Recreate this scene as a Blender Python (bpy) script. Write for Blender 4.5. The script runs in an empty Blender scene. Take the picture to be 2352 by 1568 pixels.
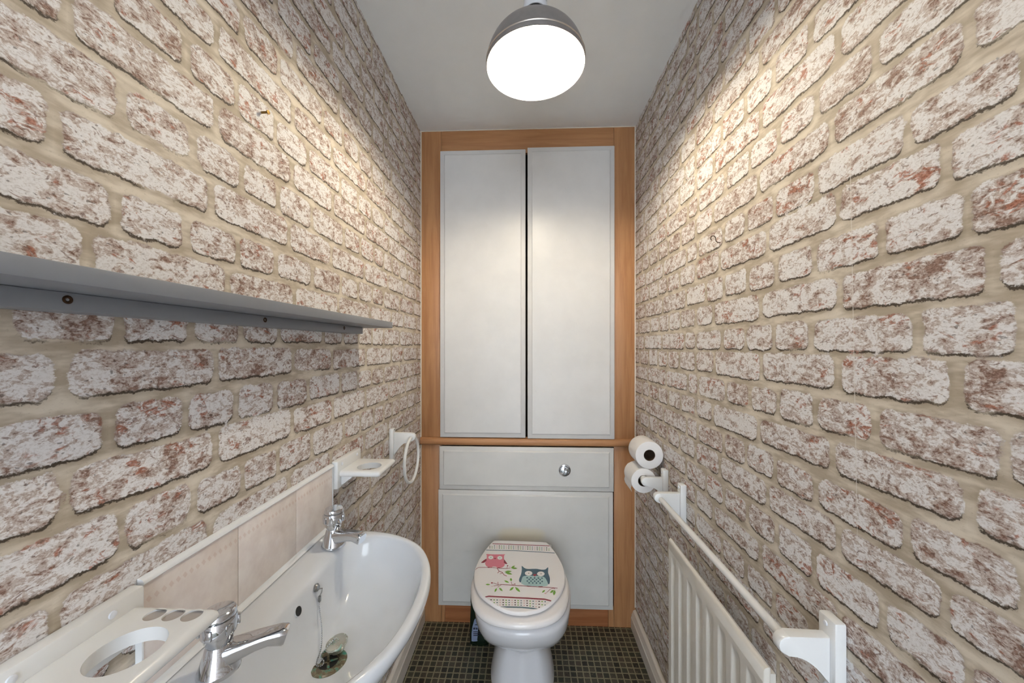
import bpy, bmesh, math, random
import numpy as np
from mathutils import Vector, Matrix, Euler
PI = math.pi
rng = random.Random(7)
SC = bpy.context.scene
COL = SC.collection

# ------------------------------------------------------------------ helpers
class MB:
    """collects shapes (world coordinates) for ONE mesh"""
    def __init__(s):
        s.bm = bmesh.new(); s.mi = 0
    def face(s, vs):
        try:
            f = s.bm.faces.new(vs); f.material_index = s.mi; return f
        except ValueError:
            return None
    def box(s, a, b, bev=0.0, seg=2, M=None):
        x0, y0, z0 = a; x1, y1, z1 = b
        P = [(x0,y0,z0),(x1,y0,z0),(x1,y1,z0),(x0,y1,z0),(x0,y0,z1),(x1,y0,z1),(x1,y1,z1),(x0,y1,z1)]
        vs = [s.bm.verts.new(Vector(p) if M is None else M @ Vector(p)) for p in P]
        fs = [s.face([vs[i] for i in q]) for q in ((0,3,2,1),(4,5,6,7),(0,1,5,4),(1,2,6,5),(2,3,7,6),(3,0,4,7))]
        if bev > 0:
            es = list({e for f in fs for e in f.edges})
            bmesh.ops.bevel(s.bm, geom=es, offset=bev, segments=seg, profile=0.5, affect='EDGES', clamp_overlap=True)
        return s
    def loft(s, rings, cap0=True, cap1=True, closed=True):
        R = [[s.bm.verts.new(p) for p in r] for r in rings]
        n = len(R[0])
        for i in range(len(R)-1):
            for j in range(n if closed else n-1):
                k = (j+1) % n
                s.face([R[i][j], R[i][k], R[i+1][k], R[i+1][j]])
        if cap0: s.face(list(reversed(R[0])))
        if cap1: s.face(R[-1])
        return s
    def tube(s, path, r, n=10, caps=True, closed=False):
        pts = [Vector(p) for p in path]; rings = []; m = len(pts)
        up = None
        for i, p in enumerate(pts):
            if closed: d = pts[(i+1) % m]-pts[i-1]
            else: d = pts[min(i+1, m-1)]-pts[max(i-1, 0)]
            d.normalize()
            if up is None:
                up = Vector((0,0,1)) if abs(d.z) < .9 else Vector((1,0,0))
            a = d.cross(up).normalized(); b = a.cross(d).normalized(); up = b
            rr = r[i] if isinstance(r, (list, tuple)) else r
            rings.append([p + (a*math.cos(2*PI*k/n)+b*math.sin(2*PI*k/n))*rr for k in range(n)])
        if closed: rings.append(rings[0][:]); caps = False
        return s.loft(rings, caps, caps)
    def lathe(s, prof, c=(0,0,0), n=32, M=None, cap0=True, cap1=True):
        """prof: (radius, height); axis +Z unless M turns it"""
        rings = []
        for r, h in prof:
            ring = []
            for k in range(n):
                p = Vector((r*math.cos(2*PI*k/n), r*math.sin(2*PI*k/n), h))
                if M is not None: p = M @ p
                ring.append(p + Vector(c))
            rings.append(ring)
        return s.loft(rings, cap0, cap1)
    def prism(s, poly, lo, hi, axis='Y', bev=0.0, seg=2):
        """extrude a polygon; axis Y: poly in (x,z); X: (y,z); Z: (x,y)"""
        def mk(p, t):
            return {'Y': (p[0], t, p[1]), 'X': (t, p[0], p[1]), 'Z': (p[0], p[1], t)}[axis]
        A = [s.bm.verts.new(mk(p, lo)) for p in poly]; B = [s.bm.verts.new(mk(p, hi)) for p in poly]
        n = len(poly); fs = [s.face(A), s.face(list(reversed(B)))]
        for i in range(n):
            k = (i+1) % n; fs.append(s.face([A[i], B[i], B[k], A[k]]))
        if bev > 0:
            es = list({e for f in fs[:2] if f for e in f.edges})
            bmesh.ops.bevel(s.bm, geom=es, offset=bev, segments=seg, profile=0.5, affect='EDGES', clamp_overlap=True)
        return s
    def ball(s, c, r, u=10, v=6, sc=(1,1,1)):
        prof = [(math.sin(PI*i/v), -math.cos(PI*i/v)) for i in range(v+1)]
        prof[0] = (1e-4, -1); prof[-1] = (1e-4, 1)
        M = Matrix.Diagonal((sc[0]*r, sc[1]*r, sc[2]*r))
        return s.lathe(prof, c, u, M)
    def build(s, name, mats, parent=None, smooth=35, root=None):
        bm = s.bm
        bmesh.ops.recalc_face_normals(bm, faces=bm.faces)
        me = bpy.data.meshes.new(name)
        o = bpy.data.objects.new(name, me); COL.objects.link(o)
        if parent is not None:
            o.parent = parent
            r = parent
            while r.parent: r = r.parent
            off = r.location
            bmesh.ops.translate(bm, verts=bm.verts, vec=-off)
        elif root is not None:
            bmesh.ops.translate(bm, verts=bm.verts, vec=-Vector(root)); o.location = root
        bm.to_mesh(me); bm.free()
        for m in (mats if isinstance(mats, (list, tuple)) else [mats]): me.materials.append(m)
        if smooth:
            for p in me.polygons: p.use_smooth = True
            me.set_sharp_from_angle(angle=math.radians(smooth))
        return o

def thing(name, loc, label, cat, group=None):
    o = bpy.data.objects.new(name, None); COL.objects.link(o)
    o.empty_display_size = .05; o.location = loc
    o['label'] = label; o['category'] = cat
    if group: o['group'] = group
    return o
def struct(o):
    o['kind'] = 'structure'; return o
def crom(pts, n=6, closed=True):
    """Catmull-Rom through points"""
    m = len(pts); out = []
    P = [Vector((*p, 0)) if len(p) == 2 else Vector(p) for p in pts]
    for i in range(m if closed else m-1):
        if closed: a, b, c, d = P[i-1], P[i], P[(i+1) % m], P[(i+2) % m]
        else: a, b, c, d = P[max(i-1,0)], P[i], P[i+1], P[min(i+2, m-1)]
        for k in range(n):
            t = k/n
            out.append(.5*((2*b)+(c-a)*t+(2*a-5*b+4*c-d)*t*t+(3*b-a-3*c+d)*t**3))
    if not closed: out.append(P[-1])
    return out
def polar(poly, C, n):
    """points where n rays from C meet the outline"""
    res = []; m = len(poly)
    for k in range(n):
        a = 2*PI*k/n; dx, dy = math.cos(a), math.sin(a); best = 0
        for i in range(m):
            p, q = poly[i], poly[(i+1) % m]
            ex, ey = q[0]-p[0], q[1]-p[1]; den = dx*ey-dy*ex
            if abs(den) < 1e-12: continue
            wx, wy = p[0]-C[0], p[1]-C[1]
            t = (wx*ey-wy*ex)/den; u = (wx*dy-wy*dx)/den
            if t > 0 and -1e-6 <= u <= 1+1e-6 and t > best: best = t
        res.append((C[0]+dx*best, C[1]+dy*best))
    return res

# ------------------------------------------------------------------ materials
def lin(c):
    return tuple(((v/255)/12.92 if v/255 <= .04045 else ((v/255+.055)/1.055)**2.4) for v in c)
class NT:
    def __init__(s, name):
        s.m = bpy.data.materials.new(name); s.m.use_nodes = True
        s.t = s.m.node_tree; s.b = s.t.nodes['Principled BSDF']
    def n(s, typ, **kw):
        nd = s.t.nodes.new(typ)
        for k, v in kw.items():
            if k.startswith('i_'):
                key = k[2:]; key = int(key) if key.isdigit() else key.replace('_', ' ')
                s.put(v, nd.inputs[key])
            else: setattr(nd, k, v)
        return nd
    def put(s, v, sock):
        if hasattr(v, 'is_linked') or isinstance(v, bpy.types.NodeSocket): s.t.links.new(v, sock)
        elif isinstance(v, (tuple, list)) and len(v) == 3 and sock.type == 'RGBA': sock.default_value = (*v, 1)
        else: sock.default_value = v
    def math(s, op, a, b=0.0, c=0.0, clamp=False):
        nd = s.n('ShaderNodeMath', operation=op, use_clamp=clamp)
        s.put(a, nd.inputs[0]); s.put(b, nd.inputs[1]); s.put(c, nd.inputs[2]); return nd.outputs[0]
    def mix(s, f, a, b, blend='MIX'):
        nd = s.n('ShaderNodeMix', data_type='RGBA', blend_type=blend)
        s.put(f, nd.inputs[0]); s.put(a, nd.inputs[6]); s.put(b, nd.inputs[7]); return nd.outputs[2]
    def step(s, v, lo, hi, a=0.0, b=1.0):
        nd = s.n('ShaderNodeMapRange', interpolation_type='SMOOTHSTEP')
        s.put(v, nd.inputs[0]); s.put(lo, nd.inputs[1]); s.put(hi, nd.inputs[2]); s.put(a, nd.inputs[3]); s.put(b, nd.inputs[4])
        return nd.outputs[0]
    def obj(s, scale=(1,1,1), loc=(0,0,0)):
        tc = s.n('ShaderNodeTexCoord'); mp = s.n('ShaderNodeMapping')
        s.t.links.new(tc.outputs['Object'], mp.inputs[0]); mp.inputs['Scale'].default_value = scale; mp.inputs['Location'].default_value = loc
        return mp.outputs[0]
    def noise(s, vec, scale, detail=3.0, rough=.55, dist=0.0):
        nd = s.n('ShaderNodeTexNoise'); s.put(vec, nd.inputs['Vector'])
        nd.inputs['Scale'].default_value = scale; nd.inputs['Detail'].default_value = detail
        nd.inputs['Roughness'].default_value = rough; nd.inputs['Distortion'].default_value = dist
        return nd.outputs[0]
    def bump(s, h, strength=.2, dist=.001):
        nd = s.n('ShaderNodeBump'); nd.inputs['Strength'].default_value = strength; nd.inputs['Distance'].default_value = dist
        s.put(h, nd.inputs['Height']); s.t.links.new(nd.outputs[0], s.b.inputs['Normal'])
    def set(s, **kw):
        for k, v in kw.items(): s.put(v, s.b.inputs[k.replace('_', ' ')])
        return s.m
def plain(name, col, rough=.5, metal=0.0, spec=.5, var=.04, vs=30.0, bump=0.0, bs=200.0, coat=0.0):
    """one-colour surface with slight procedural unevenness"""
    k = NT(name); v = k.obj()
    n = k.noise(v, vs, 3)
    c = lin(col); lo = tuple(x*(1-var) for x in c); hi = tuple(min(1, x*(1+var)) for x in c)
    k.set(Base_Color=k.mix(n, lo, hi), Roughness=rough, Metallic=metal, Specular_IOR_Level=spec, Coat_Weight=coat)
    if bump: k.bump(k.noise(v, bs, 2), bump, .0006)
    return k.m

def wallpaper_mat(name, seam=False):
    """flat printed paper: whitewashed old bricks, sandy mortar, printed crevices"""
    k = NT(name); v = k.obj()
    at = lambda n: k.n('ShaderNodeAttribute', attribute_name=n).outputs['Fac']
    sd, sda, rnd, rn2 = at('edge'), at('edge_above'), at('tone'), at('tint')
    st = k.obj((1,.72,1.2))
    wob = k.math('MULTIPLY_ADD', k.noise(v, 42, 3, .6), .013, -.0042)
    fin = k.noise(st, 300, 3, .75, .3)
    w = k.math('ADD', wob, k.math('MULTIPLY_ADD', fin, .0075, -.00375))
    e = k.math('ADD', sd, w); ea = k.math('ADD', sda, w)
    brick = k.step(e, -.0006, .0014)
    mo = k.noise(k.obj((1,.45,1.6)), 34, 3, .6)
    mortar = k.mix(k.step(mo, .36, .64), lin((182,169,151)), lin((222,212,197)))
    mortar = k.mix(k.math('MULTIPLY', k.step(fin, .56, .72), .28), mortar, lin((140,126,106)))
    g = k.noise(v, 9, 2, .6)
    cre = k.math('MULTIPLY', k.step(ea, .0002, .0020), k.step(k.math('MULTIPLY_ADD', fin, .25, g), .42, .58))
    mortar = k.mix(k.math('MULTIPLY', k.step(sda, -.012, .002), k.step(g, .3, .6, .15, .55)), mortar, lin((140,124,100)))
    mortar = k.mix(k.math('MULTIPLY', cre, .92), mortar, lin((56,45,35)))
    big = k.noise(st, 34, 3, .60, .9)
    med = k.noise(st, 84, 4, .66, .9)
    mixv = k.math('ADD', k.math('MULTIPLY', big, .40), k.math('ADD', k.math('MULTIPLY', med, .52), k.math('MULTIPLY', fin, .13)))
    mixv = k.math('ADD', mixv, k.math('MULTIPLY_ADD', rnd, .05, -.012))
    wash = k.step(mixv, .508, .568)
    pale = k.step(mixv, .430, .500)
    brown = k.mix(k.step(fin, .34, .62), lin((118,90,78)), lin((162,134,121)))
    midc = k.mix(k.step(fin, .34, .60), lin((177,160,151)), lin((204,193,187)))
    white = k.mix(k.step(fin, .30, .56), lin((207,201,198)), lin((234,232,232)))
    body = k.mix(wash, k.mix(pale, brown, midc), white)
    red = k.noise(st, 28, 3, .66, .8)
    redm = k.math('MULTIPLY', k.step(k.math('MULTIPLY_ADD', rn2, .09, red), .62, .69), k.step(med, .42, .56, 1, 0))
    body = k.mix(k.math('MULTIPLY', redm, .85), body, k.mix(k.step(fin, .35, .65), lin((138,84,64)), lin((188,124,100))))
    chip = k.noise(st, 62, 3, .7, 1.0)
    body = k.mix(k.math('MULTIPLY', k.step(chip, .60, .66), .72), body, k.mix(k.step(fin, .4, .6), lin((108,80,70)), lin((160,132,120))))
    pit = k.noise(st, 170, 1, .5)
    body = k.mix(k.math('MULTIPLY', k.step(pit, .70, .76), .60), body, lin((70,54,48)))
    rim = k.math('MULTIPLY', k.step(e, .0005, .0045, 1, 0), k.step(big, .40, .60, 1, 0))
    body = k.mix(k.math('MULTIPLY', rim, .5), body, lin((128,104,92)))
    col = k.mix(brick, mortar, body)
    if seam:
        sx = k.n('ShaderNodeSeparateXYZ'); k.t.links.new(v, sx.inputs[0])
        d = k.math('ABSOLUTE', k.math('ADD', k.math('MULTIPLY_ADD', sx.outputs[2], -.0217, sx.outputs[1]), -.5724))
        sm = k.math('MULTIPLY', k.step(d, .0004, .0011, 1, 0), k.math('MULTIPLY', k.step(sx.outputs[2], 1.0, 1.1), k.step(sx.outputs[2], 1.62, 1.72, 1, 0)))
        col = k.mix(k.math('MULTIPLY', sm, .6), col, lin((226,222,216)))
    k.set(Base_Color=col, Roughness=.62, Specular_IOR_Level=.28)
    k.bump(k.math('MULTIPLY_ADD', k.step(sd, -.002, .003), .8, k.math('MULTIPLY', mo, .4)), .25, .001)
    return k.m

def floor_mat():
    k = NT('mosaic_vinyl'); P = .0268
    sx = k.n('ShaderNodeSeparateXYZ'); k.t.links.new(k.obj(), sx.inputs[0]); x, y = sx.outputs[0], sx.outputs[1]
    u = k.math('DIVIDE', k.math('ADD', x, .4106), P); w = k.math('DIVIDE', k.math('ADD', y, -1.7613), P)
    v = k.obj()
    wb = k.math('MULTIPLY_ADD', k.noise(v, 90, 3), .16, -.08)
    fu = k.math('ABSOLUTE', k.math('ADD', k.math('FRACT', k.math('ADD', u, wb)), -.5))
    fw = k.math('ABSOLUTE', k.math('ADD', k.math('FRACT', k.math('ADD', w, wb)), -.5))
    grout = k.step(k.math('MAXIMUM', fu, fw), .385, .435)
    cmb = k.n('ShaderNodeCombineXYZ'); k.put(k.math('FLOOR', u), cmb.inputs[0]); k.put(k.math('FLOOR', w), cmb.inputs[1])
    wn = k.n('ShaderNodeTexWhiteNoise'); k.t.links.new(cmb.outputs[0], wn.inputs['Vector'])
    wn2 = k.n('ShaderNodeTexWhiteNoise', noise_dimensions='4D'); k.t.links.new(cmb.outputs[0], wn2.inputs['Vector']); wn2.inputs['W'].default_value = 3.1
    t = k.mix(wn.outputs[0], lin((20,18,16)), lin((80,70,58)))
    t = k.mix(k.math('MULTIPLY', wn2.outputs[0], .45), t, lin((70,78,62)))
    mot = k.noise(v, 130, 4, .65)
    t = k.mix(k.step(mot, .52, .72), t, lin((34,32,28)))
    t = k.mix(k.math('MULTIPLY', k.step(k.noise(v, 60, 4, .7), .58, .75), .5), t, lin((128,116,98)))
    g = k.mix(k.noise(v, 50, 3), lin((118,111,88)), lin((150,142,116)))
    k.set(Base_Color=k.mix(grout, t, g), Roughness=.38, Specular_IOR_Level=.4)
    k.bump(k.math('ADD', k.math('MULTIPLY', grout, -1), mot), .25, .001)
    return k.m

def wood_mat(name, horiz=False, c0=(170,119,79), c1=(189,139,96)):
    k = NT(name)
    v = k.obj((.6,9,9) if horiz else (9,9,.6))
    a = k.noise(v, 5, 4, .6, .6); b = k.noise(k.obj((8,120,120) if horiz else (120,120,8)), 5, 3, .6)
    c = k.mix(k.step(a, .3, .7), lin(c0), lin(c1))
    c = k.mix(k.math('MULTIPLY', k.step(b, .5, .72), .12), c, lin((165,115,76)))
    k.set(Base_Color=c, Roughness=.42, Specular_IOR_Level=.4)
    k.bump(b, .06, .0004)
    return k.m

def painted_mat(name, col, stroke_axis='Z', stain=None):
    k = NT(name); sc = (160,160,5) if stroke_axis == 'Z' else (5,160,160)
    n = k.noise(k.obj(sc), 4, 4, .6); m = k.noise(k.obj(), 9, 4)
    c = lin(col)
    c = k.mix(k.step(m, .3, .75), tuple(x*.96 for x in c), tuple(min(1, x*1.02) for x in c))
    sp = k.noise(k.obj(), 150, 1, .5)
    c = k.mix(k.math('MULTIPLY', k.step(sp, .77, .79), .35), c, lin((140,136,130)))
    if stain:                                   # rubbed cream patch where the lid knocks the panel
        s = k.n('ShaderNodeSeparateXYZ'); k.t.links.new(k.obj(), s.inputs[0])
        dx = k.math('DIVIDE', k.math('ADD', s.outputs[0], -stain[0]), stain[2]); dz = k.math('DIVIDE', k.math('ADD', s.outputs[2], -stain[1]), stain[3])
        r = k.math('ADD', k.math('POWER', k.math('ABSOLUTE', dx), 4), k.math('POWER', k.math('ABSOLUTE', dz), 2))
        c = k.mix(k.math('MULTIPLY', k.step(k.math('ADD', r, m), .5, 1.7, 1, 0), .75), c, lin((220,208,182)))
    k.set(Base_Color=c, Roughness=.36, Specular_IOR_Level=.45)
    k.bump(n, .10, .0005)
    return k.m

def tile_mat():
    """cream tile with one printed row of small pink leaves"""
    k = NT('splashback_tile'); v = k.obj()
    sx = k.n('ShaderNodeSeparateXYZ'); k.t.links.new(v, sx.inputs[0]); y, z = sx.outputs[1], sx.outputs[2]
    mo = k.noise(v, 26, 4, .6)
    c = k.mix(k.step(mo, .3, .7), lin((226,213,206)), lin((238,228,221)))
    p = k.math('DIVIDE', y, .0105)
    fy = k.math('ABSOLUTE', k.math('ADD', k.math('FRACT', p), -.5))
    fz = k.math('ABSOLUTE', k.math('DIVIDE', k.math('ADD', k.math('ADD', z, -.128), k.math('MULTIPLY', k.math('ADD', k.math('FRACT', p), -.5), .004)), .0115))
    m = k.math('MULTIPLY', k.step(k.math('ADD', fy, k.math('MULTIPLY', fz, .9)), .30, .46, 1, 0), .32)
    c = k.mix(m, c, lin((205,170,156)))
    k.set(Base_Color=c, Roughness=.16, Specular_IOR_Level=.5)
    return k.m

def brass_green(name, base, green, amount):
    k = NT(name); v = k.obj()
    n = k.noise(v, 90, 5, .7, .4)
    m = k.step(n, amount, amount+.16)
    k.set(Base_Color=k.mix(m, lin(base), lin(green)), Metallic=k.math('SUBTRACT', .65, k.math('MULTIPLY', m, .6)), Roughness=k.math('MULTIPLY_ADD', m, .4, .25))
    return k.m
def emit_mat(name, col, strength):
    k = NT(name); n = k.noise(k.obj(), 20, 1)
    k.set(Base_Color=(.9,.9,.9), Emission_Color=k.mix(n, tuple(x*.97 for x in col), col), Emission_Strength=strength); return k.m

M = dict(
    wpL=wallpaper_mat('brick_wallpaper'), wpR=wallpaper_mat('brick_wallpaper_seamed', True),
    floor=floor_mat(), wood=wood_mat('beech_veneer'), woodh=wood_mat('beech_veneer_horizontal', True),
    ceil=plain('ceiling_paint', (236,239,240), .85, spec=.15, var=.03, vs=14, bump=.12, bs=260),
    caulk=plain('white_sealant', (222,214,200), .5),
    door=painted_mat('pale_grey_paint', (216,214,212)), panel=painted_mat('pale_grey_paint_panel', (214,212,208), 'X'),
    panel2=painted_mat('pale_grey_paint_rubbed', (214,212,208), 'X', (-.03, .445, .125, .040)),
    dark=plain('unlit_cupboard_inside', (60,55,50), .9, spec=.1),
    ceramic=plain('white_ceramic', (226,230,236), .07, spec=.55, var=.01, coat=.3),
    pan=plain('white_toilet_ceramic', (228,227,230), .08, spec=.55, var=.01, coat=.3),
    seat=plain('white_seat_gloss', (244,240,239), .12, spec=.5, var=.01),
    chrome=plain('chrome', (212,214,218), .05, 1.0, var=.02),
    steel=plain('dull_steel', (165,165,165), .25, 1.0, var=.08),
    pewter=plain('brushed_pewter', (176,174,176), .42, 1.0, var=.12, vs=60),
    whitein=plain('white_enamel', (245,243,238), .4),
    whitepl=plain('white_plastic', (225,228,235), .3),
    black=plain('black_rubber_hole_shade', (24,23,23), .6),  # lamp collar, and the shade inside the basin holes
    gwood=plain('white_gloss_wood', (232,232,231), .25, var=.015),
    rad=plain('radiator_enamel', (226,221,212), .28, var=.02),
    skirt=plain('white_satin_paint', (222,214,205), .35, var=.03),
    shelf=plain('grey_shelf_paint', (130,132,138), .45, var=.03, vs=60, bump=.05),
    brass=plain('tarnished_brass', (120,95,50), .4, .9, var=.25, vs=300),
    bronze=plain('dark_bronze', (70,50,35), .4, .8),
    tile=tile_mat(), grout=plain('tile_grout', (178,160,146), .8), bead=plain('white_tile_bead', (234,236,238), .2),
    waste=brass_green('verdigris_waste', (150,135,110), (70,150,128), .47),
    plug=brass_green('verdigris_plug', (205,204,192), (110,180,168), .56),
    paper=plain('toilet_paper', (236,233,231), .95, spec=.05, var=.02, vs=120, bump=.25, bs=420),
    card=plain('cardboard', (84,66,50), .9, var=.1),
    bottle=plain('dark_green_plastic', (16,34,22), .2, var=.2), blabel=plain('blue_grey_label', (134,146,174), .35, var=.08, vs=70),
    ink=plain('dark_ink', (30,34,48), .5), inkb=plain('blue_ink', (92,112,152), .5, var=.15),
    bulb=emit_mat('lit_bulb', (1.0,.88,.67), 480.0),
)
ART_COL = {'r': (150,58,70), 'b': (92,118,130), 'k': (62,30,36), 'g': (122,172,64), 'p': (226,186,186),
           'P': (228,132,148), 'w': (240,238,236), 'B': (72,102,118), 'L': (172,204,204)}
ART_KEYS = list(ART_COL)
ART_MATS = [plain('lid_print_'+n, ART_COL[c], .15, var=.02) for c, n in zip(ART_KEYS, ('red','slate','plum','green','blush','pink','white','blue','aqua'))]

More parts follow.
